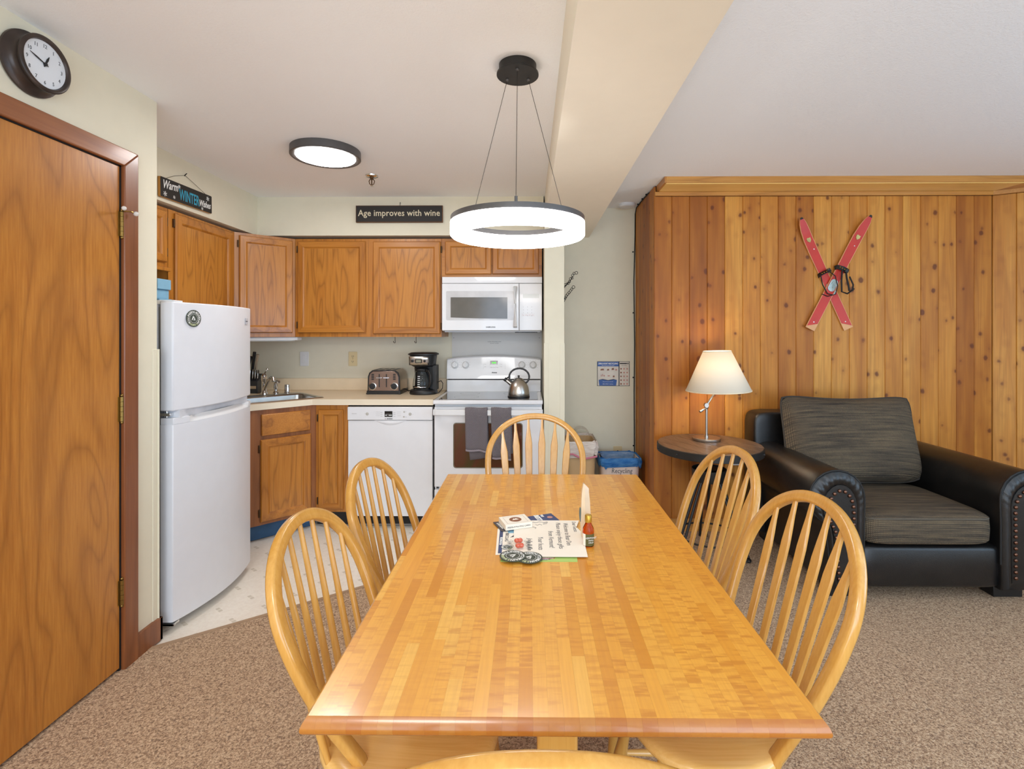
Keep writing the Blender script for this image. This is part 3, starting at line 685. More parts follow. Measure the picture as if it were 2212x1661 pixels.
spr = thing('sink_sprayer', 'chrome pull-out sprayer head beside the faucet', 'sprayer', (sx, sy, 0.918))
obj('holder', MB().lathe([(0.020, 0.918), (0.020, 0.926), (0.013, 0.934)], 14, Matrix.Translation((sx, sy, 0))), M['chrome'], spr)
obj('head', MB().tube([(sx, sy, 0.93), (sx - 0.002, sy, 0.965), (sx, sy, 0.995), (sx + 0.012, sy - 0.008, 1.012), (sx + 0.030, sy - 0.02, 1.008)], [0.010, 0.014, 0.013, 0.013, 0.014], 12), M['chrome'], spr)
ax, ay = -1.90, 3.94
obj('air_gap', MB().lathe([(0.024, 0.918), (0.021, 0.922), (0.020, 0.975), (0.018, 0.981), (0.004, 0.982)], 18, Matrix.Translation((ax, ay, 0))), M['chrome'], label='chrome dishwasher air gap cap on the sink deck', cat='air gap')
# knife block
kb = thing('knife_block', 'black knife block with knives half hidden behind the fridge', 'knife block', (-2.17, 3.93, 0.914))
obj('block', MB().box(-2.24, -2.115, 3.90, 4.02, 0.9145, 1.01).add([(-2.24, 3.90, 1.01), (-2.115, 3.90, 1.01), (-2.115, 4.02, 1.06), (-2.24, 4.02, 1.06), (-2.24, 4.02, 1.01), (-2.115, 4.02, 1.01)], [(0, 1, 2, 3), (0, 3, 4), (1, 5, 2), (3, 2, 5, 4)]), plain('slate_block', S(44, 48, 52), 0.4), kb, bevel=0.002)
obj('name_plate', MB().box(-2.23, -2.125, 3.8985, 3.90, 0.95, 0.972), M['steel'], kb, smooth=0)
for i in range(6):
    x = -2.225 + i * 0.020
    k = obj('knife_handle', MB().tube([(x, 3.92, 1.0), (x + 0.006, 3.915, 1.05), (x + 0.015, 3.905, 1.095)], [0.007, 0.008, 0.007], 8), M['black'], kb)
    obj('butt', MB().tube([(x + 0.006, 3.911, 1.03), (x + 0.017, 3.899, 1.10)], 0.0028, 6), M['chrome'], k)
for x, z, mt in ((-2.175, 1.235, 'black'), (-2.150, 1.215, 'steel'), (-2.205, 1.20, 'black')):
    obj('knife_handle', MB().tube([(x - 0.02, 3.965, 1.04), (x - 0.004, 3.955, 1.14), (x + 0.014, 3.945, z)], [0.010, 0.011, 0.012], 10), M[mt], kb)

# ------------------------------------------------------------------ fridge (faces right)
fr = thing('refrigerator', 'white top-freezer refrigerator with bowed doors facing the kitchen', 'refrigerator', (-2.0, 2.64, 0))
FY0, FY1, FX = 2.315, 2.955, -1.655
obj('cabinet', MB().box(-2.385, -1.722, FY0 + 0.004, FY1 - 0.004, 0.03, 1.515), M['fridge_grey'], fr, bevel=0.006)
obj('gasket', MB().box(-1.722, -1.708, FY0 + 0.012, FY1 - 0.012, 0.05, 1.50), M['gasket'], fr, smooth=0)
def fr_door(z0, z1):
    n = 16; pts = [(-1.708, FY0), (FX - 0.004, FY0)]
    for k in range(n + 1):
        t = k / n; pts.append((FX + 0.062 * (sin(pi * min(1, max(0, t * 0.93 + 0.02))) ** 0.85), FY0 + 0.003 + (FY1 - FY0 - 0.006) * t))
    pts += [(FX - 0.002, FY1), (-1.708, FY1)]
    return MB().prism(pts, z0, z1)
d1 = obj('freezer_door', fr_door(1.018, 1.525), M['white_fridge'], fr, bevel=0.005, smooth=30)
d2 = obj('fridge_door', fr_door(0.040, 0.956), M['white_fridge'], fr, bevel=0.003, smooth=30)
def bow(y): t = (y - FY0) / (FY1 - FY0); return FX + 0.062 * (sin(pi * min(1, max(0, t * 0.93 + 0.02))) ** 0.85)
def fr_piece(ya, yb, z0, z1):
    pts = [(-1.708, ya)] + [(bow(ya + (yb - ya) * k / 6), ya + (yb - ya) * k / 6) for k in range(7)] + [(-1.708, yb)]
    return MB().prism(pts, z0, z1)
for ya, yb in ((FY0 + 0.003, FY0 + 0.085), (FY1 - 0.045, FY1 - 0.003)):
    obj('door_shoulder', fr_piece(ya, yb, 0.955, 0.985), M['white_fridge'], d2, smooth=30, bevel=0.002)
def scoop_fn(u, v):
    y = FY0 + 0.083 + (FY1 - FY0 - 0.126) * u; k = min(1.0, min(u, 1 - u) * 10)
    return (bow(y) - 0.0002 - 0.030 * k * v ** 0.7, y, 0.9555 + 0.0295 * (v if k > 0.99 else v))
obj('grip_scoop', MB().grid(scoop_fn, 40, 6), M['white_plastic'], d2, smooth=60)
# handle scoops between the two doors
def scoop(zc, up):
    m = MB(); n = 14
    def fn(u, v):
        y = FY0 + 0.10 + 0.52 * u; t = (y - FY0) / (FY1 - FY0); x = FX + 0.062 * (sin(pi * (t * 0.93 + 0.02)) ** 0.85)
        prof = min(1, min(u, 1 - u) * 9)
        return (x + 0.003 - 0.028 * (1 - v) * prof, y, zc - up * 0.030 * v * prof)
    return m.grid(fn, n, 5)
obj('grip', MB().box(-1.72, FX + 0.020, FY0 + 0.03, FY1 - 0.05, 0.984, 1.019), plain('grip_plastic', S(216, 217, 222), 0.5), fr, smooth=0)
obj('top_hinge', MB().box(-1.80, FX + 0.005, FY0 + 0.01, FY0 + 0.07, 1.525, 1.533).box(-1.80, -1.715, FY0 + 0.01, FY0 + 0.09, 1.514, 1.528), M['white_plastic'], fr, bevel=0.002)
obj('middle_hinge', MB().box(-1.76, -1.664, FY0 + 0.004, FY0 + 0.05, 0.994, 1.008).cyl((-1.69, FY0 + 0.02, 0.985), (-1.69, FY0 + 0.02, 1.018), 0.006), M['chrome'], fr, bevel=0.001)
obj('bottom_hinge', MB().box(-1.73, -1.645, FY0 - 0.002, FY0 + 0.04, 0.026, 0.036).prism([(-1.74, 0.036), (-1.735, 0.018), (-1.70, 0.004), (-1.68, 0.006), (-1.66, 0.024), (-1.64, 0.026), (-1.64, 0.036)], 0, 0.004, frame((0, FY0 + 0.002, 0), (1, 0, 0), (0, 0, 1), (0, -1, 0))), M['chrome'], fr, bevel=0.001)
obj('foot', MB().cyl((-1.73, FY0 + 0.04, -0.006), (-1.73, FY0 + 0.04, 0.03), 0.018), M['black'], fr)
obj('foot', MB().cyl((-1.73, FY1 - 0.04, -0.006), (-1.73, FY1 - 0.04, 0.03), 0.018), M['black'], fr)
obj('kick_grille', MB().box(-1.76, -1.735, FY0 + 0.03, FY1 - 0.02, 0.0, 0.06), M['white_plastic'], fr, smooth=0)
def fdx(y): t = (y - FY0) / (FY1 - FY0); return FX + 0.062 * (sin(pi * (t * 0.93 + 0.02)) ** 0.85)
def ftan(y): return (fdx(y + 0.02) - fdx(y - 0.02)) / 0.04
TN = frame((fdx(2.865) + 0.0022, 2.865, 1.448), (ftan(2.865), 1, 0), (0, 0, 1))
bd = obj('badge', MB().box(-0.020, 0.020, -0.017, 0.017, -0.001, 0.0012, TN), M['fridge_grey'], fr, bevel=0.0005)
lt = MB(); text(lt, 'Frigidaire', 0.009, TN @ Matrix.Translation((0, -0.003, 0.0016)), align='CENTER'); obj('lettering', lt, M['ink'], bd, smooth=0)


def round_sticker(T, R, name='emblem', parent=None, txt=('KILLINGTON MOUNTAIN', 'HOMES'), thick=0.001, label=None, cat=None, col=('sticker_green', 'white_ink', 'pale_green_ink')):
    base = obj(name, MB().lathe([(R, 0), (R, thick)], 40, T), M[col[0]], parent, smooth=0, label=label, cat=cat)
    T2 = T @ Matrix.Translation((0, 0, thick + 0.0002))
    m = MB(); n = 40
    def annul(r0, r1):
        m.loft([[(r0 * cos(2 * pi * i / n), r0 * sin(2 * pi * i / n), 0.0001) for i in range(n)], [(r1 * cos(2 * pi * i / n), r1 * sin(2 * pi * i / n), 0.0001) for i in range(n)]], True, False, T2)
    annul(R * 0.50, R * 0.53)
    arc_text(m, txt[0], R * 0.34, R * 0.76, 90, T2, step=radians(14.2), bold=0.0004)
    # mountain with snow slopes
    for q in ([(-0.30, -0.25), (-0.06, 0.36), (0.02, 0.10), (-0.08, -0.02), (-0.02, -0.25), (-0.12, -0.1)], [(0.02, -0.3), (0.06, 0.0), (0.0, 0.3), (0.18, -0.02), (0.30, -0.28), (0.16, -0.12)]):
        m.add([(x * R, y * R, 0.0002) for x, y in q], [list(range(len(q)))], T2)
    obj('print', m, M[col[1]], base, smooth=0)
    m = MB(); arc_text(m, txt[1], R * 0.30, R * 0.76, 270, T2, inward=True, step=radians(17), bold=0.0003)
    obj('lower_print', m, M[col[2]], base, smooth=0)
    return base
yy = 2.415
round_sticker(frame((fdx(yy) + 0.0022, yy, 1.450), (ftan(yy), 1, 0), (0, 0, 1)), 0.041, name='fridge_magnet', label='round dark green mountain emblem magnet high on the freezer door', cat='magnet')

# ------------------------------------------------------------------ dishwasher
dw = thing('dishwasher', 'white built-in dishwasher with top control strip between cabinet and range', 'dishwasher', (-0.986, 3.85, 0))
obj('tub', MB().box(-1.288, -0.682, 3.60, 4.13, 0.02, 0.868), M['shadow_gap'], dw, smooth=0)
obj('door', MB().box(-1.284, -0.686, 3.557, 3.61, 0.088, 0.764), M['white_enamel'], dw, bevel=0.003)
pn = obj('control_panel', MB().box(-1.286, -0.685, 3.549, 3.61, 0.768, 0.861), M['white_enamel'], dw, bevel=0.004)
sm = MB(); n = 16   # the grip hollow under the panel
def sc_fn(u, v):
    x = -1.10 + 0.235 * u; k = sin(pi * u)
    return (x, 3.5565 - 0.006 * sin(pi * v) * k, 0.766 - 0.034 * k * v)
obj('grip_lip', MB().grid(sc_fn, 16, 6), M['white_enamel'], dw, smooth=60)
obj('kick_plate', MB().box(-1.284, -0.686, 3.625, 3.64, 0.0, 0.086), M['grey_kick'], dw, smooth=0)
obj('display', MB().box(-1.022, -0.967, 3.5475, 3.55, 0.792, 0.832), M['black_gloss'], pn, smooth=0)
TF = lambda x, z, y: frame((x, y, z), (1, 0, 0), (0, 0, 1), (0, -1, 0))
pr = MB()
for i in range(3):
    z = 0.826 - i * 0.013
    for xa in (-1.085, -0.936): pr.box(xa, xa + 0.03, 3.5478, 3.549, z - 0.0004, z + 0.0004)
    text(pr, 'Auto', 0.007, TF(-1.051, z - 0.006, 3.5484)); text(pr, 'Delay', 0.007, TF(-0.961, z - 0.006, 3.5484))
text(pr, 'dishwasher', 0.008, TF(-1.255, 0.812, 3.5484))
text(pr, 'on', 0.007, TF(-1.165, 0.812, 3.5484)); text(pr, 'off', 0.006, TF(-0.876, 0.826, 3.5484)); text(pr, 'start', 0.006, TF(-0.876, 0.79, 3.5484)); text(pr, 'on', 0.006, TF(-0.826, 0.808, 3.5484))
obj('print', pr, plain('pale_grey_print', S(176, 172, 170), 0.6), pn, smooth=0)
dm = MB(); dm.box(-1.017, -0.972, 3.5465, 3.5474, 0.8105, 0.8112); dm.box(-1.019, -1.003, 3.5465, 3.5474, 0.801, 0.806); dm.box(-0.994, -0.970, 3.5465, 3.5474, 0.801, 0.806)
obj('display_bars', dm, M['white_ink'], pn, smooth=0)
lt = MB(); text(lt, 'BOSCH', 0.0115, TF(-1.004, 0.7745, 3.5484), bold=0.0004); lt.loft([[(-1.0155 + r * cos(a * pi / 8), 3.5484, 0.778 + r * sin(a * pi / 8)) for a in range(16)] for r in (0.0038, 0.0048)], True, False); obj('lettering', lt, M['ink'], pn, smooth=0)
for x, z, r in ((-1.145, 0.812, 0.010), (-0.884, 0.827, 0.0055), (-0.886, 0.792, 0.0055), (-0.842, 0.811, 0.010)):
    obj('button', MB().lathe([(r, 0), (r, 0.0012), (r * 0.8, 0.0018)], 16, TF(x, z, 3.549)).lathe([(r * 1.1, 0), (r * 1.1, 0.0006)], 16, TF(x, z, 3.549)), plain('button_ring', S(190, 186, 178), 0.4), pn)

# ------------------------------------------------------------------ range
rg = thing('electric_range', 'white electric range with glass cooktop and bronze oven window', 'range', (-0.29, 3.8, 0))
obj('body', MB().box(-0.669, 0.088, 3.565, 4.12, 0.02, 0.882), M['white_enamel'], rg, smooth=0)
obj('cooktop_frame', MB().box(-0.674, 0.092, 3.508, 4.06, 0.885, 0.914), M['white_enamel'], rg, bevel=0.006)
obj('cooktop_glass', MB().prism(rrect(0.70, 0.475, 0.012, 3, -0.291, 3.782), 0.9143, 0.9165), M['cooktop'], rg, bevel=0.001)
for x, y, r in ((-0.46, 3.68, 0.09), (-0.10, 3.68, 0.075), (-0.46, 3.90, 0.075), (-0.10, 3.90, 0.10)):
    m = MB(); [m.loft([[(x + q * cos(2 * pi * i / 40), y + q * sin(2 * pi * i / 40), 0.9168) for i in range(40)] for q in (r - 0.0015, r)], True, False)]
    obj('burner_ring', m, plain('burner_print', S(96, 96, 98), 0.2), rg, smooth=0)
# backguard
TG = frame((0, 0, 0), (1, 0, 0), (0, 1, 0), (0, 0, 1))
obj('backguard_lower', MB().add([(-0.662, 4.035, 0.914), (0.088, 4.035, 0.914), (0.088, 4.035, 1.008), (-0.662, 4.035, 1.008), (-0.662, 4.13, 0.914), (0.088, 4.13, 0.914), (0.088, 4.13, 1.008), (-0.662, 4.13, 1.008)], [(0, 1, 2, 3), (5, 4, 7, 6), (4, 0, 3, 7), (1, 5, 6, 2), (3, 2, 6, 7), (0, 4, 5, 1)]), M['white_enamel'], rg, bevel=0.003)
obj('backguard_gap', MB().box(-0.655, 0.082, 4.05, 4.13, 1.004, 1.02), M['shadow_gap'], rg, smooth=0)
def bg(u, v):
    pass
def mk_bg():
    n = 20; rings = []
    for (y, dz, kind) in ((4.028, 0.0, 'b'), (4.034, 0.03, 'm'), (4.052, 1.0, 't0'), (4.062, 1.0, 't'), (4.125, 1.0, 't'), (4.125, 0.0, 'b')):
        r = []
        for i in range(n + 1):
            x = -0.664 + 0.754 * i / n; top = 1.176 + 0.026 * sin(pi * i / n) ** 0.8
            z = {'b': 1.016, 'm': 1.05, 't0': top - 0.008, 't': top}[kind]; r.append((x, y, z))
        rings.append(r)
    m = MB(); R = rings
    vs = [p for r in R for p in r]; w = n + 1; fs = []
    for k in range(len(R)):
        k2 = (k + 1) % len(R)
        for i in range(n): fs.append((k * w + i, k * w + i + 1, k2 * w + i + 1, k2 * w + i))
    fs.append([k * w for k in range(len(R))]); fs.append([k * w + n for k in range(len(R))][::-1])
    return m.add(vs, fs)
bgp = obj('backguard', mk_bg(), M['white_enamel'], rg, bevel=0.003)
sl = atan2(0.018, 0.12)
def GT(x, z): return frame((x, 4.034 + (z - 1.05) * 0.149 - 0.0012, z), (1, 0, 0), (0, 0.1475, 0.989), (0, -0.989, 0.1475))
for kx in (-0.600, -0.514, -0.062, 0.028):
    k = obj('control_knob', MB().lathe([(0.030, 0), (0.029, 0.006), (0.022, 0.010), (0.020, 0.018), (0.004, 0.019)], 20, GT(kx, 1.128)).box(-0.006, 0.006, -0.021, 0.021, 0.010, 0.026, GT(kx, 1.128)), M['white_plastic'], bgp, smooth=40)
obj('clock_display', MB().box(-0.034, 0.028, -0.015, 0.016, 0, 0.002, GT(-0.283, 1.146)), M['black_gloss'], bgp, smooth=0)
lt = MB(); text(lt, '8:46', 0.018, GT(-0.283, 1.146) @ Matrix.Translation((-0.002, -0.0065, 0.0028)), align='CENTER', bold=0.0008); obj('clock_digits', lt, M['green_led'], bgp, smooth=0)
lt = MB(); text(lt, 'Amana', 0.015, GT(-0.283, 1.067) @ Matrix.Translation((0, -0.004, 0.001)), align='CENTER', shear=0.35, bold=0.0004); obj('lettering', lt, M['ink_black'], bgp, smooth=0)
pr = MB()
T = GT(-0.283, 1.13)
for a, b, c, dd_ in ((-0.088, 0.088, 0.036, 0.0368), (-0.088, -0.0872, -0.036, 0.036), (0.0872, 0.088, -0.036, 0.036)): pr.box(a, b, c, dd_, 0.0004, 0.0008, T)
for i in range(3):
    text(pr, 'Bake', 0.008, T @ Matrix.Translation((-0.080, 0.022 - i * 0.02, 0.0006))); text(pr, 'Timer', 0.008, T @ Matrix.Translation((0.045, 0.022 - i * 0.02, 0.0006)))
text(pr, 'Clean Cook Delay', 0.009, T @ Matrix.Translation((0.0, -0.024, 0.0006)), align='CENTER')
for kx in (-0.600, -0.514, -0.062, 0.028):
    for k in range(9):
        a = radians(-30 + k * 30); pr.box(-0.0012, 0.0012, 0.037, 0.041, 0.0002, 0.0006, GT(kx, 1.128) @ Matrix.Rotation(a - radians(90), 4, 'Z'))
for kx in (-0.44, -0.13): text(pr, 'Surface', 0.008, GT(kx, 1.158), align='CENTER')
obj('print', pr, plain('grey_print', S(168, 160, 158), 0.6), bgp, smooth=0)
# oven door
ov = obj('oven_door', MB().box(-0.668, 0.087, 3.528, 3.57, 0.302, 0.866), M['white_enamel'], rg, bevel=0.006)
obj('oven_window', MB().prism(rrect(0.475, 0.306, 0.016, 4, -0.291, 0.596), 0, 0.003, TF(0, 0, 3.529)), M['oven_glass'], ov, bevel=0.001)
obj('window_trim', MB().loft([[(x, 3.5262, z) for x, z in rrect(0.487, 0.318, 0.02, 4, -0.291, 0.596)], [(x, 3.5252, z) for x, z in rrect(0.475, 0.306, 0.016, 4, -0.291, 0.596)]], True, False), plain('olive_trim', S(120, 112, 92), 0.4), ov, smooth=0)
hd = MB(); n = 12
hd.sweep([(-0.668, 3.516, 0.832), (-0.652, 3.492, 0.832), (-0.60, 3.482, 0.832), (-0.30, 3.478, 0.832), (0.02, 3.482, 0.832), (0.071, 3.492, 0.832), (0.087, 3.516, 0.832)], [(0.0, -0.020), (0.010, -0.012), (0.012, 0.004), (0.008, 0.019), (-0.008, 0.019), (-0.010, -0.018)], up=(0, 0, 1))
for x in (-0.655, 0.074): hd.box(x - 0.014, x + 0.014, 3.488, 3.53, 0.812, 0.852)
obj('oven_handle', hd, M['white_plastic'], ov, bevel=0.003)
obj('storage_drawer', MB().box(-0.668, 0.087, 3.530, 3.57, 0.062, 0.285), M['white_enamel'], rg, bevel=0.006)
obj('latch_slot', MB().box(-0.652, -0.636, 3.526, 3.531, 0.296, 0.306), M['black'], rg, smooth=0)
obj('base_plinth', MB().box(-0.66, 0.08, 3.58, 4.1, 0, 0.06), M['black_kick'], rg, smooth=0)
# laminate panel behind the range
wpn = struct('wall_panel', MB().box(-0.640, 0.100, 4.154, 4.161, 0.90, 1.40), M['panel_white'], smooth=0)
pr = MB(); text(pr, 'CLEAN WITH MILD SOAP', 0.010, TF(-0.29, 1.31, 4.1535), align='CENTER'); text(pr, 'DO NOT SCOUR', 0.009, TF(-0.29, 1.297, 4.1535), align='CENTER')
for x in (-0.625, 0.08): pr.lathe([(0.003, 0), (0.003, 0.001)], 8, TF(x, 1.345, 4.154))
obj('print', pr, M['ink'], wpn, smooth=0)
# towels over the handle
def towel(name, label, x0, x1, ztop, zb_front, zb_back, ph, fold=None):
    t = thing(name, label, 'towel', ((x0 + x1) / 2, 3.48, ztop), group='dish towels over the oven handle')
    m = MB(); nu, nv = 14, 22
    def fn(u, v):
        x = x0 + (x1 - x0) * u; s = v * 2 - 1
        wav = 0.0035 * sin(u * 9 + ph) + 0.002 * sin(u * 17 + ph * 2)
        if abs(s) < 0.12:
            a = (s / 0.12) * pi / 2; return (x, 3.484 + 0.016 * sin(a) + 0.0, ztop - 0.014 + 0.014 * cos(a) + 0.002 * sin(u * 7))
        if s < 0:
            k = (-s - 0.12) / 0.88; return (x + 0.006 * k * sin(ph + u * 3) + 0.004 * k, 3.468 - wav * k * 1.2, ztop - 0.014 - (ztop - 0.014 - zb_front + 0.010 * (u - 0.5) + 0.003 * sin(u * 8)) * k)
        k = (s - 0.12) / 0.88; return (x + 0.010 * k + 0.02 * k * (1 - u), 3.500 + wav * k * 0.6 + 0.008 * k, ztop - 0.014 - (ztop - 0.014 - zb_back + 0.02 * (0.5 - u)) * k)
    obj('cloth', m.grid(fn, nu, nv), M['towel'], t, smooth=80, solid=0.005)
    def hem(u, v):
        p = fn(u, 0.0); return (p[0], p[1] - 0.004, p[2] + 0.012 * v + 0.001)
    obj('hem', MB().grid(hem, 14, 1), plain('towel_hem_' + str(ph), S(150, 140, 146), 0.9), t, smooth=0, solid=0.002)
towel('dish_towel', 'wider grey ribbed dish towel over the oven handle, left of the two', -0.445, -0.290, 0.866, 0.566, 0.508, 0.4)
towel('dish_towel', 'narrower grey ribbed dish towel over the oven handle, behind the end chair', -0.266, -0.126, 0.866, 0.512, 0.535, 2.1)

# ------------------------------------------------------------------ microwave
mw = thing('microwave', 'white over-the-range microwave mounted below the small oak doors', 'microwave', (-0.28, 3.95, 1.4))
obj('case', MB().box(-0.655, 0.093, 3.80, 4.15, 1.398, 1.803), plain('microwave_case', S(196, 194, 190), 0.4), mw, smooth=0)
obj('vent_panel', MB().box(-0.656, 0.094, 3.776, 3.81, 1.757, 1.804), M['white_enamel'], mw, bevel=0.003)
md = obj('door', MB().box(-0.656, -0.079, 3.770, 3.80, 1.402, 1.754), M['white_enamel'], mw, bevel=0.004)
obj('window_surround', MB().prism(rrect(0.505, 0.218, 0.008, 3, -0.372, 1.588), 0, 0.0015, TF(0, 0, 3.7705)), plain('printed_surround', S(206, 205, 206), 0.15), md, smooth=0)
obj('window', MB().prism([(-0.590, 1.500), (-0.4, 1.493), (-0.166, 1.490), (-0.166, 1.650), (-0.590, 1.650)], 0, 0.003, TF(0, 0, 3.7695)), M['mw_glass'], md, smooth=0)
obj('handle', MB().sweep([(-0.107, 3.770, 1.728), (-0.107, 3.742, 1.722), (-0.107, 3.732, 1.60), (-0.107, 3.742, 1.434), (-0.107, 3.770, 1.428)], rrect(0.030, 0.014, 0.006, 3), up=(0, 0, 1)), M['white_plastic'], md, smooth=50)
lt = MB(); text(lt, 'SAMSUNG', 0.0135, TF(-0.291, 1.423, 3.7695), align='CENTER', bold=0.0005, space=1.2); obj('lettering', lt, M['ink_black'], md, smooth=0)
mp = obj('control_panel', MB().box(-0.077, 0.093, 3.770, 3.80, 1.402, 1.754), M['white_enamel'], mw, bevel=0.004)
pr = MB()
for r in range(4):
    for c in range(3): text(pr, '123456789*0#'[r * 3 + c], 0.010, TF(-0.046 + c * 0.031, 1.575 - r * 0.022, 3.7693), align='CENTER')
obj('print', pr, plain('keypad_print', S(150, 146, 150), 0.6), mp, smooth=0)
pr = MB()
for c in range(4): text(pr, ('POP', 'COOK', 'HEAT', 'EASY')[c], 0.006, TF(-0.050 + c * 0.025, 1.516, 3.7692), align='CENTER')
for q in ((-0.062, 0.04, 1.512, 1.5125), (-0.062, 0.04, 1.5255, 1.526)): pr.box(q[0], q[1], 3.769, 3.7699, q[2], q[3])
obj('red_print', pr, M['rose_ink'], mp, smooth=0)
obj('display', MB().box(-0.05, 0.07, 3.7685, 3.7705, 1.645, 1.675), plain('pale_display', S(198, 202, 200), 0.12), mp, smooth=0)
obj('underside', MB().box(-0.64, 0.08, 3.80, 4.14, 1.390, 1.399), M['fridge_grey'], mw, smooth=0)
obj('vent_slot', MB().box(-0.11, 0.06, 3.80, 3.83, 1.386, 1.392), M['black'], mw, smooth=0)

# ------------------------------------------------------------------ counter things
# kettle
kx, ky = -0.080, 3.70; KT = Matrix.Translation((kx, ky, 0.9168))
kt = thing('kettle', 'brushed steel whistling kettle with black loop handle on the cooktop', 'kettle', (kx, ky, 0.9168))
obj('body', MB().lathe([(0.076, 0.004), (0.079, 0.008), (0.077, 0.04), (0.070, 0.075), (0.055, 0.105), (0.036, 0.124), (0.030, 0.128), (0.026, 0.129)], 32, KT), M['steel'], kt, smooth=50)
obj('base_ring', MB().lathe([(0.078, 0), (0.081, 0.002), (0.081, 0.006), (0.078, 0.008)], 32, KT), M['black'], kt)
ld = obj('lid', MB().lathe([(0.034, 0.127), (0.028, 0.134), (0.012, 0.139), (0.003, 0.140)], 24, KT), M['steel'], kt)
obj('lid_knob', MB().lathe([(0.006, 0.138), (0.005, 0.143), (0.009, 0.150), (0.006, 0.156), (0.001, 0.157)], 14, KT), M['black'], ld)
obj('spout', MB().tube([(kx - 0.050, ky, 1.005), (kx - 0.078, ky, 1.027), (kx - 0.092, ky, 1.038)], [0.016, 0.013, 0.012], 12), M['steel'], kt)
obj('spout_cap', MB().tube([(kx - 0.090, ky, 1.036), (kx - 0.105, ky, 1.048)], [0.014, 0.014], 12).tube([(kx - 0.088, ky, 1.05), (kx - 0.072, ky, 1.062), (kx - 0.060, ky, 1.058)], 0.005, 8), M['black'], kt)
hp = [(kx - 0.052, ky, 1.025)] + [(kx + 0.004 + 0.073 * cos(radians(a)), ky, 1.062 + 0.062 * sin(radians(a))) for a in range(195, -41, -12)] + [(kx + 0.050, ky, 1.012)]
obj('handle', MB().tube(hp, [0.0065 + 0.001 * (i % 2) for i in range(len(hp))], 10), plain('dark_grey_grip', S(58, 60, 62), 0.45), kt)
# toaster
ts = thing('toaster', 'stainless four-slice toaster with two dials on the counter', 'toaster', (-1.115, 3.97, 0.914))
TT = frame((-1.118, 3.855, 0.914), (1, 0, 0), (0, 0, 1), (0, -1, 0))
tp = [(-0.125, 0.02), (0.125, 0.02), (0.122, 0.135), (0.112, 0.165), (0.088, 0.184), (-0.088, 0.184), (-0.112, 0.165), (-0.122, 0.135)]
obj('shell', MB().prism(tp, -0.235, -0.006, TT), M['warm_steel'], ts, bevel=0.006)
fp = obj('front_panel', MB().prism([(x * 0.93, 0.02 + (z - 0.02) * 0.955) for x, z in tp], -0.008, 0.002, TT), plain('bronzed_steel_panel', S(142, 118, 104), 0.3, 0.9), ts, bevel=0.003)
obj('front_rim', MB().prism([(x, z) for x, z in tp], -0.012, -0.002, TT), M['black'], ts, bevel=0.002)
obj('base', MB().box(-0.130, 0.130, -0.004, 0.028, -0.240, 0.006, TT).box(-0.132, -0.110, -0.0, 0.012, -0.02, 0.012, TT).box(0.11, 0.132, -0.0, 0.012, -0.02, 0.012, TT), M['black'], ts, bevel=0.004)
for x in (-0.033, 0.022):
    obj('lever_slot', MB().box(x - 0.004, x + 0.004, 0.055, 0.155, 0.001, 0.003, TT), M['black'], fp, smooth=0)
    obj('lever', MB().prism(rrect(0.046, 0.010, 0.004, 3, x, 0.127), 0.003, 0.016, TT), M['chrome'], fp, bevel=0.002)
for x in (-0.083, 0.083):
    obj('dial_ring', MB().lathe([(0.029, 0.002), (0.029, 0.008), (0.025, 0.010)], 24, TT @ Matrix.Translation((x, 0.062, 0))), M['chrome'], fp)
    obj('dial', MB().lathe([(0.024, 0.006), (0.023, 0.016), (0.003, 0.017)], 24, TT @ Matrix.Translation((x, 0.062, 0))).box(-0.020, 0.020, -0.004, 0.004, 0.016, 0.020, TT @ Matrix.Translation((x, 0.062, 0)) @ Matrix.Rotation(radians(-40 if x < 0 else 12), 4, 'Z')), M['black'], fp)
    for k in range(4):
        obj('button', MB().prism(rrect(0.021, 0.008, 0.0035, 3, x, 0.152 - k * 0.0125), 0.001, 0.004, TT), M['black'], fp, smooth=0)
for k, x in enumerate((-0.078, -0.030, 0.018, 0.066)):
    obj('bread_slot', MB().box(x - 0.010, x + 0.014, 0.1845, 0.1855, -0.21, -0.035, TT), M['black'], ts, smooth=0)
ptc = [(-0.985, 3.99, 0.935), (-0.955, 4.02, 0.925), (-0.935, 4.04, 0.93), (-0.94, 4.10, 0.93)]
# coffee maker
cx_, cy_ = -0.820, 3.90
cm = thing('coffee_maker', 'black drip coffee maker with glass carafe beside the range', 'coffee maker', (cx_, cy_, 0.914))
CT = Matrix.Translation((cx_, cy_, 0.914))
def rr(w, d, r, z, cx=0, cy=0, n=5): return [(x, y, z) for x, y in rrect(w, d, r, n, cx, cy)]
obj('base', MB().loft([rr(0.205, 0.20, 0.09, 0, 0, 0), rr(0.212, 0.205, 0.09, 0.012), rr(0.205, 0.20, 0.09, 0.030), rr(0.19, 0.185, 0.09, 0.036)], T=CT), M['black'], cm, smooth=50)
obj('warming_plate', MB().lathe([(0.066, 0.036), (0.066, 0.040), (0.003, 0.040)], 24, CT @ Matrix.Translation((-0.012, -0.015, 0))), M['black_metal'], cm)
obj('column', MB().loft([rr(0.185, 0.075, 0.03, 0.03, 0.008, 0.062), rr(0.175, 0.07, 0.03, 0.12, 0.008, 0.064), rr(0.185, 0.075, 0.03, 0.22, 0.008, 0.062)], T=CT).box(0.075, 0.10, -0.03, 0.09, 0.03, 0.22, CT), M['black'], cm, smooth=50)
br = obj('brew_head', MB().loft([rr(0.150, 0.150, 0.06, 0.212), rr(0.180, 0.180, 0.07, 0.222), rr(0.202, 0.200, 0.08, 0.30)], T=CT), M['black'], cm, smooth=50)
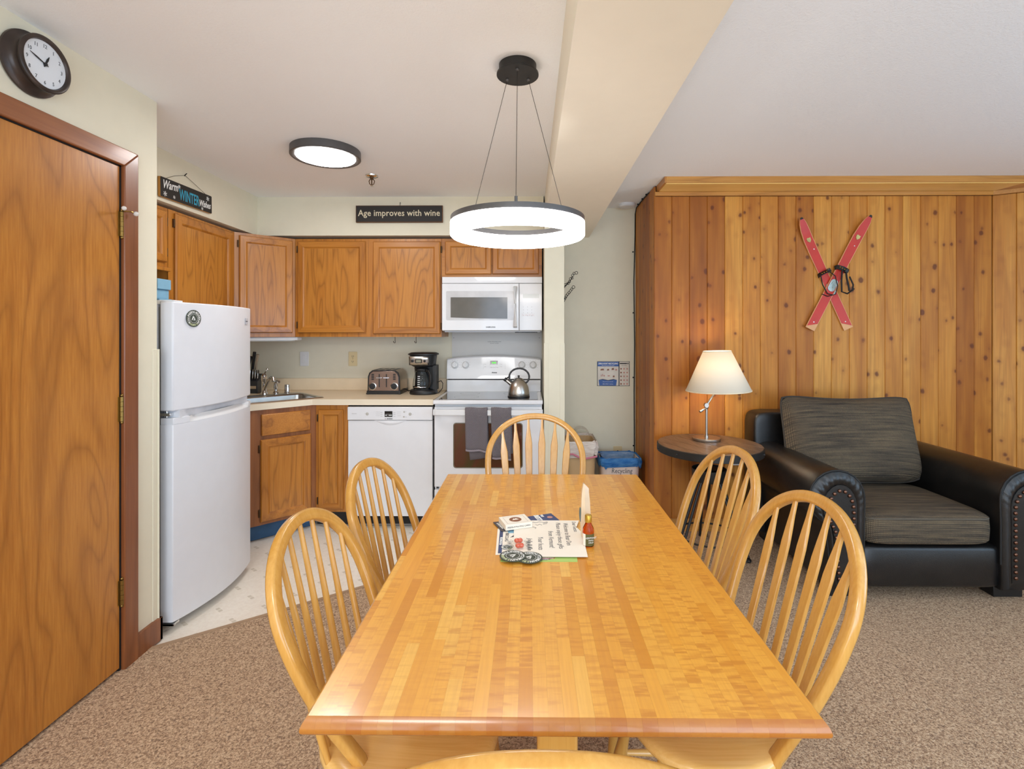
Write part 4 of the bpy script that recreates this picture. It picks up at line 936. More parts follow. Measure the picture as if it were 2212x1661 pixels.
obj('lid', MB().loft([rr(0.206, 0.205, 0.08, 0.299), rr(0.228, 0.225, 0.09, 0.303), rr(0.228, 0.225, 0.09, 0.311), rr(0.19, 0.19, 0.08, 0.320), rr(0.05, 0.05, 0.02, 0.322)], T=CT), M['black'], cm, smooth=50)
cp = MB()
def cpf(u, v):
    a = radians(-52 + 90 * u) ; r0 = 0.088 + 0.012 * v
    x = -0.018 + (u - 0.5) * 0.150; y = -(0.0885 + 0.0108 * v) - 0.0035 + 0.012 * abs(2 * u - 1) ** 3
    return (x, y, 0.226 + 0.066 * v)
cpo = obj('control_panel', MB().grid(cpf, 12, 3, CT), M['steel'], br, smooth=60, solid=0.003)
TC = CT @ frame((-0.018, -0.0995, 0.258), (1, 0, 0), (0, -0.15, 1), (0, -1, -0.15))
obj('display_bezel', MB().prism(rrect(0.052, 0.032, 0.006, 3), 0, 0.004, TC), M['black'], cpo, smooth=0)
obj('display', MB().prism(rrect(0.038, 0.020, 0.002, 2), 0.004, 0.0048, TC), plain('lcd_grey', S(148, 146, 128), 0.3), cpo, smooth=0)
for x in (-0.046, 0.046): obj('button', MB().lathe([(0.0095, -0.001), (0.0095, 0.004), (0.007, 0.005)], 16, TC @ Matrix.Translation((x, 0, 0))), M['black'], cpo)
cf = obj('carafe', MB().lathe([(0.055, 0.041), (0.064, 0.046), (0.066, 0.07), (0.062, 0.11), (0.052, 0.15), (0.046, 0.172), (0.048, 0.185)], 28, CT @ Matrix.Translation((-0.012, -0.02, 0)), caps=False), M['glass'], cm, smooth=60, solid=0.0015)
obj('carafe_lid', MB().lathe([(0.050, 0.183), (0.051, 0.193), (0.046, 0.200), (0.003, 0.203)], 24, CT @ Matrix.Translation((-0.012, -0.02, 0))), M['black'], cf)
obj('carafe_band', MB().lathe([(0.0668, 0.052), (0.0675, 0.060)], 28, CT @ Matrix.Translation((-0.012, -0.02, 0)), caps=False), M['chrome'], cf, solid=0.001)
obj('carafe_handle', MB().sweep([CT @ Vector(p) for p in [(0.030, -0.055, 0.183), (0.052, -0.072, 0.178), (0.066, -0.080, 0.150), (0.068, -0.080, 0.10), (0.056, -0.072, 0.062), (0.046, -0.062, 0.058)]], rrect(0.014, 0.020, 0.005, 3)), M['black'], cf, smooth=50)
mk = MB()
for k in range(6): mk.box(-0.028, -0.010, -0.0012, 0.0, 0.062 + k * 0.015, 0.067 + k * 0.015, CT @ Matrix.Translation((-0.002, -0.0865 + 0.0022 * k, 0)))
obj('markings', mk, M['white_ink'], cf, smooth=0)
obj('power_cord', MB().tube([(-0.72, 3.94, 1.0), (-0.69, 3.93, 1.012), (-0.672, 3.90, 0.995), (-0.669, 3.87, 0.96), (-0.69, 3.84, 0.93), (-0.715, 3.845, 0.922), (-0.735, 3.87, 0.92)], 0.003, 6), M['black_rubber'], cm)
obj('power_cord', MB().tube([(-0.99, 3.98, 0.945), (-0.972, 4.0, 0.932), (-0.958, 3.985, 0.925), (-0.94, 3.975, 0.932), (-0.925, 3.97, 0.925)], 0.004, 6), M['black_rubber'], ts)
# wall plates
def plate(name, label, x, z, T0, mat, kind):
    t = thing(name, label, 'switch' if kind == 'rocker' else 'outlet', (x, 4.158, z))
    T = TF(x, z, 4.158)
    obj('plate', MB().prism(rrect(0.072, 0.118, 0.004, 2), 0, 0.006, T), mat, t, bevel=0.002)
    if kind == 'rocker':
        obj('rocker', MB().prism(rrect(0.034, 0.066, 0.002, 2), 0.006, 0.009, T).box(-0.015, 0.015, 0.026, 0.030, 0.009, 0.0105, T), mat, t, bevel=0.001)
    elif kind == 'duplex':
        for dz in (0.021, -0.021):
            o = obj('socket', MB().lathe([(0.016, 0.006), (0.016, 0.0085), (0.002, 0.0086)], 20, T @ Matrix.Translation((0, dz, 0)), ), mat, t, smooth=30)
            obj('slot', MB().box(-0.0075, -0.005, dz - 0.004, dz + 0.006, 0.0086, 0.009, T).box(0.005, 0.0075, dz - 0.004, dz + 0.006, 0.0086, 0.009, T).lathe([(0.0025, 0.0086), (0.0025, 0.009)], 8, T @ Matrix.Translation((0, dz - 0.009, 0))), M['ink_black'], o, smooth=0)
        obj('screw', MB().lathe([(0.003, 0.006), (0.003, 0.007)], 10, T), M['brass'], t)
    else:
        obj('socket', MB().lathe([(0.006, 0.006), (0.006, 0.009)], 12, T @ Matrix.Translation((0, 0.02, 0))).lathe([(0.003, 0.006), (0.003, 0.009)], 10, T @ Matrix.Translation((0, -0.03, 0))), M['ink_black'], t)
plate('light_switch', 'white rocker wall switch above the sink backsplash', -1.862, 1.171, None, M['white_plastic'], 'rocker')
plate('wall_outlet', 'almond duplex outlet above the counter left of the toaster', -1.459, 1.171, None, M['almond'], 'duplex')
plate('cable_outlet', 'almond cable outlet low on the hall wall above the recycling bin', 0.724, 0.395, None, M['almond'], 'cable')

# ------------------------------------------------------------------ signs, clock
s1 = thing('wooden_sign', 'long black wooden sign reading Age improves with wine above the cabinets', 'sign', (-0.978, 3.79, 2.28))
obj('board', MB().box(-1.306, -0.652, 3.778, 3.798, 2.214, 2.341), M['sign_rim'], s1, bevel=0.002)
obj('face', MB().box(-1.301, -0.657, 3.776, 3.779, 2.219, 2.336), M['sign_black'], s1, smooth=0)
lt = MB(); text(lt, 'Age improves with wine', 0.066, TF(-0.979, 2.262, 3.7755), align='CENTER', xs=0.93, bold=0.0006, space=1.02); obj('lettering', lt, M['cream_paint'], s1, smooth=0)
obj('hanger', MB().tube([(-0.975, 3.79, 2.34), (-0.975, 3.795, 2.362), (-0.972, 3.79, 2.368)], 0.0015, 6).cyl((-0.975, 3.80, 2.36), (-0.975, 3.786, 2.362), 0.002, n=6), M['black_metal'], s1)
s2 = thing('wooden_sign', 'small black sign with Warm Winter Wishes in white and turquoise, hung on wire', 'sign', (-2.05, 2.99, 2.2))
TW = frame((-2.042, 2.996, 2.199), (0, 0.9998, 0.018), (0, -0.018, 0.9998), (1, 0, 0))
obj('board', MB().prism(rrect(0.452, 0.112, 0.006, 3), -0.014, 0, TW), [M['sign_edge']], s2, bevel=0.001)
obj('face', MB().prism(rrect(0.450, 0.110, 0.006, 3), 0, 0.001, TW), M['sign_black'], s2, smooth=0)
wm = MB(); text(wm, 'Warm', 0.066, TW @ Matrix.Translation((-0.210, -0.004, 0.0012)) @ Matrix.Rotation(radians(4), 4, 'Z'), shear=0.35, bold=0.0012, xs=0.72)
ws = MB(); text(ws, 'Wishes', 0.056, TW @ Matrix.Translation((0.100, -0.032, 0.0012)) @ Matrix.Rotation(radians(2), 4, 'Z'), shear=0.3, bold=0.0012, xs=0.66)
def flake(x, y, r):
    fk = MB()
    for k in range(3):
        fk.box(-r, r, -r * 0.12, r * 0.12, 0.0012, 0.0018, TW @ Matrix.Translation((x, y, 0)) @ Matrix.Rotation(radians(60 * k + 20), 4, 'Z'))
        for sgn in (-1, 1): fk.box(-r * 0.25, r * 0.25, -r * 0.08, r * 0.08, 0.0012, 0.0018, TW @ Matrix.Translation((x, y, 0)) @ Matrix.Rotation(radians(60 * k + 20), 4, 'Z') @ Matrix.Translation((sgn * r * 0.7, 0, 0)) @ Matrix.Rotation(radians(60), 4, 'Z'))
    obj('snowflake', fk, M['white_ink'], s2, smooth=0)
for q in ((-0.190, -0.034, 0.015), (-0.118, -0.036, 0.010), (-0.075, 0.036, 0.011), (0.185, 0.030, 0.015), (0.130, -0.044, 0.010)): flake(*q)
for q in (wm, ws): obj('white_lettering', q, M['white_ink'], s2, smooth=0)
lt = MB(); text(lt, 'WINTER', 0.088, TW @ Matrix.Translation((0.014, -0.036, 0.0012)), align='CENTER', xs=0.53, bold=0.0016); obj('turquoise_lettering', lt, M['turquoise'], s2, smooth=0)
obj('hanging_wire', MB().tube([(-2.048, 2.815, 2.248), (-2.055, 2.90, 2.290), (-2.056, 2.992, 2.322), (-2.05, 3.08, 2.290), (-2.046, 3.165, 2.258)], 0.0012, 5), M['black_metal'], s2)
obj('nail', MB().cyl((-2.062, 2.992, 2.318), (-2.045, 2.992, 2.334), 0.0025, n=8), M['black_metal'], s2)
ck = thing('wall_clock', 'round bronze-cased wall clock with white face above the door', 'clock', (-1.67, 1.668, 2.272))
TK = frame((-1.669, 1.668, 2.274), (0, 1, 0), (0, 0, 1), (1, 0, 0))
obj('case', MB().lathe([(0.100, 0), (0.104, 0.004), (0.103, 0.010), (0.092, 0.014), (0.082, 0.022), (0.079, 0.034), (0.083, 0.044), (0.090, 0.050), (0.091, 0.057), (0.086, 0.061), (0.078, 0.060), (0.075, 0.052), (0.074, 0.050)], 48, TK), M['clock_body'], ck, smooth=50)
cfc = obj('face', MB().lathe([(0.0755, 0.048), (0.0755, 0.052)], 48, TK), M['clock_face'], ck, smooth=0)
nm = MB()
for h in range(1, 13):
    a = radians(90 - 30 * h); text(nm, str(h), 0.0175, TK @ Matrix.Translation((0.060 * cos(a), 0.060 * sin(a) - 0.006, 0.0524)), align='CENTER', xs=0.85)
obj('numerals', nm, M['ink'], cfc, smooth=0)
def hand(ang, L, w): return [(-w * 0.5, -0.010), (w * 0.5, -0.010), (w, L * 0.6), (0.0006, L), (-0.0006, L), (-w, L * 0.6)]
obj('hour_hand', MB().prism(hand(0, 0.034, 0.0035), 0.0535, 0.0545, TK @ Matrix.Rotation(radians(-24), 4, 'Z')), M['ink_black'], cfc, smooth=0)
obj('minute_hand', MB().prism(hand(0, 0.056, 0.0026), 0.0548, 0.0556, TK @ Matrix.Rotation(radians(72), 4, 'Z')), M['ink_black'], cfc, smooth=0)
obj('hub', MB().lathe([(0.006, 0.052), (0.006, 0.057), (0.003, 0.058)], 14, TK), M['ink_black'], cfc)

# ------------------------------------------------------------------ ceiling fixtures
px, py = -0.046, 1.947
pd = thing('ring_pendant', 'ring pendant light with dark band hung on three wires over the table', 'pendant light', (px, py, ZC))
PT = Matrix.Translation((px, py, 0))
obj('canopy', MB().lathe([(0.072, ZC), (0.072, 2.384), (0.081, 2.378), (0.081, 2.372), (0.004, 2.372)], 40, PT), M['black_metal'], pd, smooth=30)
R_, r_ = 0.2565, 0.222
zb, zm, zt = 1.746, 1.800, 1.820
n = 72
def ringm(prof, nn=72):
    return MB().loft([[(px + r * cos(2 * pi * i / nn), py + r * sin(2 * pi * i / nn), z) for i in range(nn)] for r, z in prof + [prof[0]]], True, False)
obj('band', ringm([(R_, zm), (R_, zt), (r_, zt), (r_, zm)]), M['grey_metal'], pd, smooth=40)
obj('diffuser', ringm([(R_ + 0.0015, zm - 0.0005), (R_ + 0.0015, zb + 0.006), (R_ - 0.004, zb), (r_ + 0.002, zb), (r_ - 0.001, zb + 0.004), (r_ - 0.001, zm - 0.0005)]), M['ring_glow'], pd, smooth=40)
for a in (35, 145, 270):
    ca = radians(a); p0 = (px + 0.05 * cos(ca), py + 0.05 * sin(ca), 2.372); p1 = (px + 0.238 * cos(ca), py + 0.238 * sin(ca), zt + 0.016)
    obj('wire', MB().cyl(p0, p1, 0.0011, n=6), M['black_metal'], pd)
    obj('wire_anchor', MB().cyl((p1[0], p1[1], zt), (p1[0], p1[1], zt + 0.022), 0.0055, n=12).ball((p0[0], p0[1], 2.371), 0.007), M['grey_metal'], pd)
fl = thing('ceiling_light', 'round flush ceiling light with black rim over the kitchen floor', 'ceiling light', (-1.15, 2.84, ZC))
FTm = Matrix.Translation((-1.150, 2.838, 0))
obj('rim', MB().lathe([(0.188, ZC), (0.189, 2.372), (0.184, 2.368), (0.162, 2.370), (0.158, 2.374)], 56, FTm), M['grey_metal'], fl, smooth=40)
obj('diffuser', MB().lathe([(0.160, 2.375), (0.156, 2.3685), (0.004, 2.3680)], 56, FTm), M['disc_glow'], fl, smooth=40)
spk = thing('fire_sprinkler', 'small chrome fire sprinkler head on the kitchen ceiling', 'sprinkler', (-1.032, 3.29, ZC))
SPT = Matrix.Translation((-1.032, 3.29, 0))
obj('escutcheon', MB().lathe([(0.042, ZC), (0.040, 2.404), (0.024, 2.399), (0.014, 2.399)], 24, SPT), M['chrome'], spk)
obj('frame_arms', MB().tube([(-1.032, 3.29, 2.40), (-1.032, 3.29, 2.386)], 0.011, 12).tube([(-1.042, 3.29, 2.388), (-1.050, 3.29, 2.375), (-1.046, 3.29, 2.358), (-1.034, 3.29, 2.346)], 0.003, 6).tube([(-1.022, 3.29, 2.388), (-1.014, 3.29, 2.375), (-1.018, 3.29, 2.358), (-1.030, 3.29, 2.346)], 0.003, 6).tube([(-1.032, 3.29, 2.388), (-1.032, 3.29, 2.346)], 0.004, 8), M['bronze'], spk)
obj('deflector', MB().lathe([(0.003, 2.347), (0.014, 2.345), (0.014, 2.343), (0.003, 2.342)], 16, SPT), M['chrome'], spk)
obj('smoke_detector', MB().lathe([(0.066, ZC), (0.066, 2.394), (0.058, 2.386), (0.004, 2.384)], 32, Matrix.Translation((0.775, 4.03, 0))), M['white_plastic'], label='round white smoke detector on the ceiling by the hall corner', cat='smoke detector')

# ------------------------------------------------------------------ hall corner
po = thing('recycling_poster', 'small recycling guide poster taped to the hall wall', 'poster', (0.688, 4.158, 1.05))
TP = TF(0.556, 0.948, 4.158)          # 0.267 wide, 0.205 high
W_, H_ = 0.267, 0.203
obj('backing', MB().box(0, W_, 0, H_, 0, 0.001, TP), M['ink_black'], po, smooth=0)
obj('sheet', MB().box(0.004, 0.176, 0.003, H_ - 0.003, 0.001, 0.0014, TP).box(0.183, W_ - 0.004, 0.003, H_ - 0.003, 0.001, 0.0014, TP), plain('poster_paper', S(216, 206, 190), 0.4), po, smooth=0)
bl = MB(); bl.box(0.004, 0.176, 0.162, 0.1995, 0.0014, 0.0016, TP)
bl.add([(x, y, 0.0017) for x, y in ((0.018, 0.004), (0.155, 0.004), (0.162, 0.050), (0.135, 0.054), (0.09, 0.046), (0.045, 0.054), (0.012, 0.050))], [list(range(7))], TP)
obj('blue_print', bl, M['blue_ink'], po, smooth=0)
wt = MB(); text(wt, 'ZERO-SORT RECYCLING', 0.017, TP @ Matrix.Translation((0.090, 0.179, 0.0019)), align='CENTER', xs=0.86, bold=0.0006)
text(wt, 'No sorting. Just toss it all in.', 0.009, TP @ Matrix.Translation((0.090, 0.167, 0.0019)), align='CENTER')
text(wt, 'Keep it loose in the bin', 0.009, TP @ Matrix.Translation((0.088, 0.034, 0.0019)), align='CENTER'); text(wt, 'Zero-Sort', 0.012, TP @ Matrix.Translation((0.045, 0.014, 0.0019))); text(wt, 'recycling', 0.009, TP @ Matrix.Translation((0.098, 0.014, 0.0019)))
obj('white_print', wt, M['white_ink'], po, smooth=0)
bk_ = MB(); bk_.box(0.186, 0.245, 0.181, 0.190, 0.0014, 0.0018, TP).box(0.249, 0.257, 0.180, 0.191, 0.0014, 0.0018, TP)
bk_.add([(x, y, 0.0019) for x, y in ((0.008, 0.050), (0.045, 0.058), (0.09, 0.049), (0.135, 0.058), (0.168, 0.048), (0.135, 0.053), (0.09, 0.044), (0.045, 0.053))], [list(range(8))], TP)
text(bk_, 'NOT ACCEPTED', 0.006, TP @ Matrix.Translation((0.222, 0.168, 0.0016)), align='CENTER')
obj('black_print', bk_, M['ink_black'], po, smooth=0)
random.seed(3)
br_, ro_ = MB(), MB()
for (x, y, w, h) in ((0.026, 0.128, 0.032, 0.016), (0.080, 0.127, 0.020, 0.015), (0.118, 0.132, 0.022, 0.018), (0.128, 0.072, 0.016, 0.016)): br_.prism([(x, y), (x + w, y + 0.002), (x + w * 0.8, y + h), (x + w * 0.1, y + h * 0.8)], 0.0014, 0.0017, TP)
for (x, y, w, h) in ((0.030, 0.078, 0.006, 0.016), (0.042, 0.080, 0.006, 0.020), (0.054, 0.078, 0.008, 0.014), (0.086, 0.080, 0.018, 0.008), (0.148, 0.128, 0.016, 0.012)): ro_.box(x, x + w, y, y + h, 0.0014, 0.0017, TP)
for r in range(5):
    for c in range(3):
        x, y = 0.196 + c * 0.025, 0.142 - r * 0.031
        (ro_ if (r * 3 + c) % 3 else br_).lathe([(0.0065 + 0.001 * random.random(), 0.0014), (0.0065, 0.0017)], 8, TP @ Matrix.Translation((x, y, 0)))
obj('brown_print', br_, M['brown_ink'], po, smooth=0); obj('rose_print', ro_, M['rose_ink'], po, smooth=0)
# bins
def bin_body(x0, x1, y0, y1, h, taper=0.82):
    cx, cy, w, d_ = (x0 + x1) / 2, (y0 + y1) / 2, x1 - x0, y1 - y0
    return MB().loft([ring3(cx - w * t / 2, cx + w * t / 2, cy - d_ * t / 2, cy + d_ * t / 2, 0.05, z) for t, z in ((taper, 0.004), (1.0, h), (0.96, h), (taper - 0.04, 0.02))], True, True)
g1 = thing('trash_bin', 'tall beige trash bin with white drawstring liner by the partition', 'trash bin', (0.385, 3.9, 0))
obj('body', bin_body(0.262, 0.500, 3.76, 4.07, 0.56), M['bin_beige'], g1, smooth=40)
def liner(x0, x1, y0, y1, z0, z1, out, amp, ph, skew=0.0, nseg=64):
    m = MB(); rings = []
    cx, cy = (x0 + x1) / 2, (y0 + y1) / 2
    for k, (o, zf) in enumerate(((-0.012, -0.16), (-0.006, 0.0), (0.004, 1.0), (out, 0.9), (out + 0.006, 0.6), (out + 0.002, 0.25), (out - 0.002, 0.0))):
        r = []
        base = rrect(x1 - x0 + 2 * o, y1 - y0 + 2 * o, 0.055, 15, cx, cy)
        for i, (x, y) in enumerate(base):
            a = 2 * pi * i / len(base)
            wv = amp * (sin(7 * a + ph + k) + 0.6 * sin(13 * a + 2 * k)) * (0.3 if k == 2 else 1)
            z = z0 + (z1 - z0) * zf + (0.010 * sin(5 * a + ph) + 0.006 * sin(11 * a)) * (1 if k >= 5 else 0.35) + skew * cos(a)
            r.append((cx + (x - cx) * (1 + wv * 4), cy + (y - cy) * (1 + wv * 4), z))
        rings.append(r)
    return m.loft(rings, True, False)
l1 = obj('liner', liner(0.262, 0.500, 3.76, 4.07, 0.462, 0.578, 0.012, 0.004, 0.3), M['bag_white'], g1, smooth=70)
obj('drawstring', MB().tube([(0.27, 3.742, 0.482), (0.32, 3.738, 0.487), (0.37, 3.736, 0.462), (0.40, 3.736, 0.452), (0.46, 3.738, 0.462), (0.50, 3.75, 0.467)], 0.007, 6), M['pink'], l1)
obj('liner_loop', MB().grid(lambda u, v: (0.40 + 0.075 * cos(pi * u) * (1 - 0.15 * v), 4.0 - 0.08 * v, 0.565 + 0.085 * sin(pi * u) * (1 - 0.1 * v)), 14, 3), M['bag_clear'], g1, smooth=70)
g2 = thing('recycling_bin', 'low white bin marked Recycling with blue liner in the hall corner', 'recycling bin', (0.685, 3.9, 0))
obj('body', bin_body(0.535, 0.832, 3.78, 4.02, 0.432, 0.84), M['bin_white'], g2, smooth=40)
l2 = obj('liner', liner(0.535, 0.832, 3.78, 4.02, 0.378, 0.446, 0.010, 0.004, 1.7), M['bag_blue'], g2, smooth=70)
def inner(u, v):
    b = rrect(0.297 - 0.03 - 0.03 * v, 0.24 - 0.03 - 0.03 * v, 0.05, 15, 0.6835, 3.90); i = int(round(u * 63)) % 64
    return (b[i][0], b[i][1], 0.444 - 0.12 * v)
obj('liner_inside', MB().grid(inner, 64, 3), M['bag_blue_in'], g2, smooth=70)
lt = MB(); text(lt, 'Recycling', 0.052, TF(0.612, 0.335, 3.7825), xs=0.8, shear=0.1); obj('lettering', lt, M['ink'], g2, smooth=0)
# black cable along the corner
cb = MB().tube([(0.862, 4.148, 0.02), (0.860, 4.15, 0.5), (0.858, 4.15, 0.9), (0.862, 4.15, 1.3), (0.856, 4.15, 1.8), (0.866, 4.15, 2.2), (0.866, 4.145, 2.36), (0.868, 4.10, 2.402), (0.866, 3.9, 2.404), (0.868, 3.7, 2.403), (0.880, 3.62, 2.400)], 0.0045, 6)
cbt = thing('cable', 'thin black cable stapled up the corner beside the cedar boards', 'cable', (0.862, 4.15, 0))
obj('wire', cb, M['black_rubber'], cbt)
for p in ((0.855, 4.152, 0.46), (0.853, 4.152, 1.02), (0.853, 4.152, 1.55), (0.851, 4.152, 2.05), (0.862, 4.02, 2.406), (0.862, 3.86, 2.406), (0.864, 3.74, 2.406)):
    obj('clip', MB().box(p[0] - 0.007, p[0] + 0.003, p[1] - 0.006, p[1] + 0.004, p[2] - 0.005, p[2] + 0.005), M['black_rubber'], cbt, smooth=0)
# chain coat hooks on the far side of the partition
def link(mb, c, r, ax, w=0.0042, stretch=1.0):
    ax = Vector(ax).normalized(); u = ax.orthogonal().normalized(); v = ax.cross(u)
    mb.tube([Vector(c) + u * (r * cos(2 * pi * i / 14)) * stretch + v * (r * sin(2 * pi * i / 14)) for i in range(14)], w, 6, closed=True)
wr = thing('chain_coat_rack', 'black wrought chain coat hooks on the far side of the partition', 'coat hooks', (0.245, 3.75, 1.7))
obj('back_strap', MB().box(0.243, 0.249, 3.66, 3.84, 1.62, 1.78), M['black_metal'], wr, bevel=0.001)
up_pts = [(0.286, 1.752), (0.297, 1.766), (0.304, 1.786), (0.316, 1.792), (0.320, 1.812), (0.330, 1.826), (0.347, 1.830)]
lo_pts = [(0.264, 1.644), (0.272, 1.659), (0.282, 1.672), (0.293, 1.684), (0.304, 1.696), (0.313, 1.709), (0.326, 1.724)]
for nm_, pts in (('upper_hook', up_pts), ('lower_hook', lo_pts)):
    m = MB()
    for i, (x, z) in enumerate(pts):
        link(m, (x, 3.75, z), 0.0105 if i == len(pts) - 1 else 0.0088, (0, 1, 0) if i % 2 == 0 else (0.5, 0.8, 0.3), 0.0022)
    b = pts[0]
    m.tube([(0.247, 3.75, b[1] - 0.030), (b[0], 3.75, b[1])], 0.003, 6).tube([(0.247, 3.75, b[1] - 0.008), (b[0] + 0.004, 3.75, b[1] + 0.004)], 0.0025, 6).tube([(0.247, 3.75, b[1] - 0.045), (pts[2][0], 3.75, pts[2][1] - 0.012), (pts[4][0], 3.75, pts[4][1] - 0.012)], 0.0025, 6)
    obj(nm_, m, M['black_metal'], wr, smooth=60)

# ------------------------------------------------------------------ crossed skis on the boards
def ski(name, label, P0, P1, yoff, worn_left, tipleft):
    """P0 tip, P1 tail (x, z)"""
    t = thing(name, label, 'ski', (P0[0], 3.52, P0[1]), group='crossed red skis')
    a = Vector((P1[0], 0, P1[1])) - Vector((P0[0], 0, P0[1])); L = a.length; a.normalize()
    side = Vector((a.z, 0, -a.x))
    if side.x < 0: side = -side
    T = frame((P0[0], yoff, P0[1]), side, a, (0, -1, 0))
    w = 0.034
    ys = [0.0, 0.012, 0.04, 0.09, 0.16, 0.26, L * 0.5, L * 0.8, L - 0.001, L]
    ws = [0.006, 0.014, 0.024, 0.031, 0.034, 0.034, 0.032, 0.033, 0.033, 0.032]
    lift = [0.030, 0.028, 0.022, 0.012, 0.003, 0, 0, 0, 0, 0]
    def ringof(f, th0, th1):
        return [[(-wi * f, y, th0 + l), (wi * f, y, th0 + l), (wi * f, y, th1 + l), (-wi * f, y, th1 + l)] for y, wi, l in zip(ys, ws, lift)]
    obj('core', MB().loft(ringof(1.0, 0.0, 0.009), T=T), M['ski_edge'], t, smooth=50)
    tp_ = MB(); rg_ = ringof(0.90, 0.0088, 0.0098)
    rg_ = rg_[1:-1]; rg_[-1] = [(x, L - (0.055 if (x > 0) == worn_left else 0.012), z) for x, y, z in rg_[-1]]
    obj('lacquer', tp_.loft(rg_, T=T), M['ski_red'], t, smooth=50)
    obj('tip_cap', MB().prism([(-0.006, -0.002), (0.006, -0.002), (0.012, 0.012), (-0.012, 0.012)], 0.036, 0.041, T), M['black_metal'], t, smooth=0)
    obj('shield_decal', MB().prism([(-0.013, 0.145), (0.013, 0.145), (0.013, 0.163), (0.0, 0.176), (-0.013, 0.163)], 0.0098 + 0.006, 0.0102 + 0.006, T) if False else MB().prism([(-0.014, 0.150), (-0.004, 0.146), (0.006, 0.150), (0.014, 0.147), (0.013, 0.168), (0.0, 0.182), (-0.013, 0.168)], 0.0090, 0.0165, T), plain('gold_decal_%d' % int(worn_left), S(190, 176, 110), 0.4, var=0.3), t, smooth=0)
    obj('screw', MB().lathe([(0.004, 0.0095), (0.004, 0.0112)], 10, T @ Matrix.Translation((0.008, 0.235 if tipleft else 0.225, 0))).lathe([(0.004, 0.0095), (0.004, 0.0112)], 10, T @ Matrix.Translation((0.0, L - 0.055, 0))), M['white_ink'] if tipleft else M['steel'], t)
    # foot plate and strap binding
    pl = obj('foot_plate', MB().prism(rrect(0.050, 0.088, 0.022, 5, 0, 0.535), 0.0098, 0.0125, T), M['plate_grey'], t, smooth=0)
    sm_ = MB(); random.seed(9)
    for k in range(14): sm_.lathe([(0.002, 0.0125), (0.002, 0.0130)], 6, T @ Matrix.Translation((random.uniform(-0.016, 0.016), 0.535 + random.uniform(-0.032, 0.032), 0)))
    obj('plate_print', sm_, M['ink'], pl, smooth=0)
    obj('strap', MB().sweep([T @ Vector(p) for p in ((-0.040, 0.420, 0.004), (-0.036, 0.412, 0.022), (0, 0.408, 0.034), (0.036, 0.410, 0.024), (0.041, 0.416, 0.004))], rrect(0.004, 0.030, 0.0015, 2)), M['black_rubber'], t, smooth=50)
    rv = MB()
    for x in (-0.024, -0.008, 0.010): rv.ball(T @ Vector((x, 0.409, 0.0345)), 0.0045, 8, 4)
    obj('rivets', rv, M['gold_cap'], t)
    obj('buckle', MB().tube([T @ Vector(p) for p in ((0.018, 0.395, 0.036), (0.036, 0.395, 0.034), (0.038, 0.425, 0.032), (0.018, 0.425, 0.036))], 0.0025, 6, closed=True).box(0.014, 0.042, 0.40, 0.42, 0.024, 0.034, T), M['black_metal'], t)
    return T, t
TA, skA = ski('wooden_ski', 'old red lacquered ski leaning to the left of the crossed pair', (1.870, 2.176), (2.213, 1.412), 3.531, False, True)
TBk, skB = ski('wooden_ski', 'old red lacquered ski leaning to the right of the crossed pair', (2.340, 2.188), (1.940, 1.410), 3.518, True, False)
obj('heel_strap', MB().tube([TA @ Vector(p) for p in ((0.03, 0.42, 0.03), (0.045, 0.46, 0.045), (0.028, 0.53, 0.05), (-0.005, 0.575, 0.045), (-0.05, 0.57, 0.03), (-0.075, 0.54, 0.02))], 0.0035, 6).tube([TA @ Vector(p) for p in ((-0.03, 0.42, 0.02), (-0.05, 0.48, 0.03), (-0.045, 0.55, 0.03), (-0.02, 0.575, 0.04))], 0.0035, 6), M['black_rubber'], skA)
obj('heel_strap', MB().tube([TBk @ Vector(p) for p in ((0.03, 0.42, 0.03), (0.045, 0.46, 0.045), (0.075, 0.50, 0.05), (0.10, 0.53, 0.045))], 0.006, 6).tube([TBk @ Vector(p) for p in ((0.0, 0.42, 0.03), (0.02, 0.49, 0.045), (0.055, 0.56, 0.05), (0.095, 0.555, 0.05), (0.125, 0.50, 0.04))], 0.0055, 6).tube([TBk @ Vector(p) for p in ((0.06, 0.44, 0.04), (0.105, 0.48, 0.045), (0.12, 0.52, 0.045))], 0.005, 6), M['black_rubber'], skB)

# ------------------------------------------------------------------ dining table
tb = thing('dining_table', 'long honey butcher-block dining table in the foreground', 'table', (0.059, 1.6, 0))
TX, TW2, TY0, TY1, TZ = 0.059, 0.450, 0.851, 2.368, 0.720
LV = [(0.0, 0.011), (0.0035, 0.0075), (0.009, 0.0035), (0.015, 0.0008), (0.019, 0.0), (0.024, 0.0012), (0.028, 0.0045), (0.0305, 0.010)]
def stave_mb(x0, x1, y0, y1):
    edge = x0 <= -TW2 + 1e-6 or x1 >= TW2 - 1e-6 or y0 <= TY0 + 1e-6 or y1 >= TY1 - 1e-6
    lv = LV if edge else [LV[0], LV[-1]]
    rings = []
    g = 0.00005
    for dz, ins in lv:
        a = max(x0 + g, -TW2 + ins) if x0 <= -TW2 + 1e-6 else x0 + g; b = min(x1 - g, TW2 - ins) if x1 >= TW2 - 1e-6 else x1 - g
        c = TY0 + ins if y0 <= TY0 + 1e-6 else y0 + g; e = TY1 - ins if y1 >= TY1 - 1e-6 else y1 - g
        z = TZ - dz
        rings.append([(TX + a, c, z), (TX + b, c, z), (TX + b, e, z), (TX + a, e, z)])
    m = MB().loft(rings)
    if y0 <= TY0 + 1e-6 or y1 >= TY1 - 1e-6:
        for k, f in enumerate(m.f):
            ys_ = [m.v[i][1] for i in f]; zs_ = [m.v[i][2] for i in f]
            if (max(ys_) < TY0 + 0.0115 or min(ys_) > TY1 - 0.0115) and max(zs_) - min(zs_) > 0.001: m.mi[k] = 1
    return m
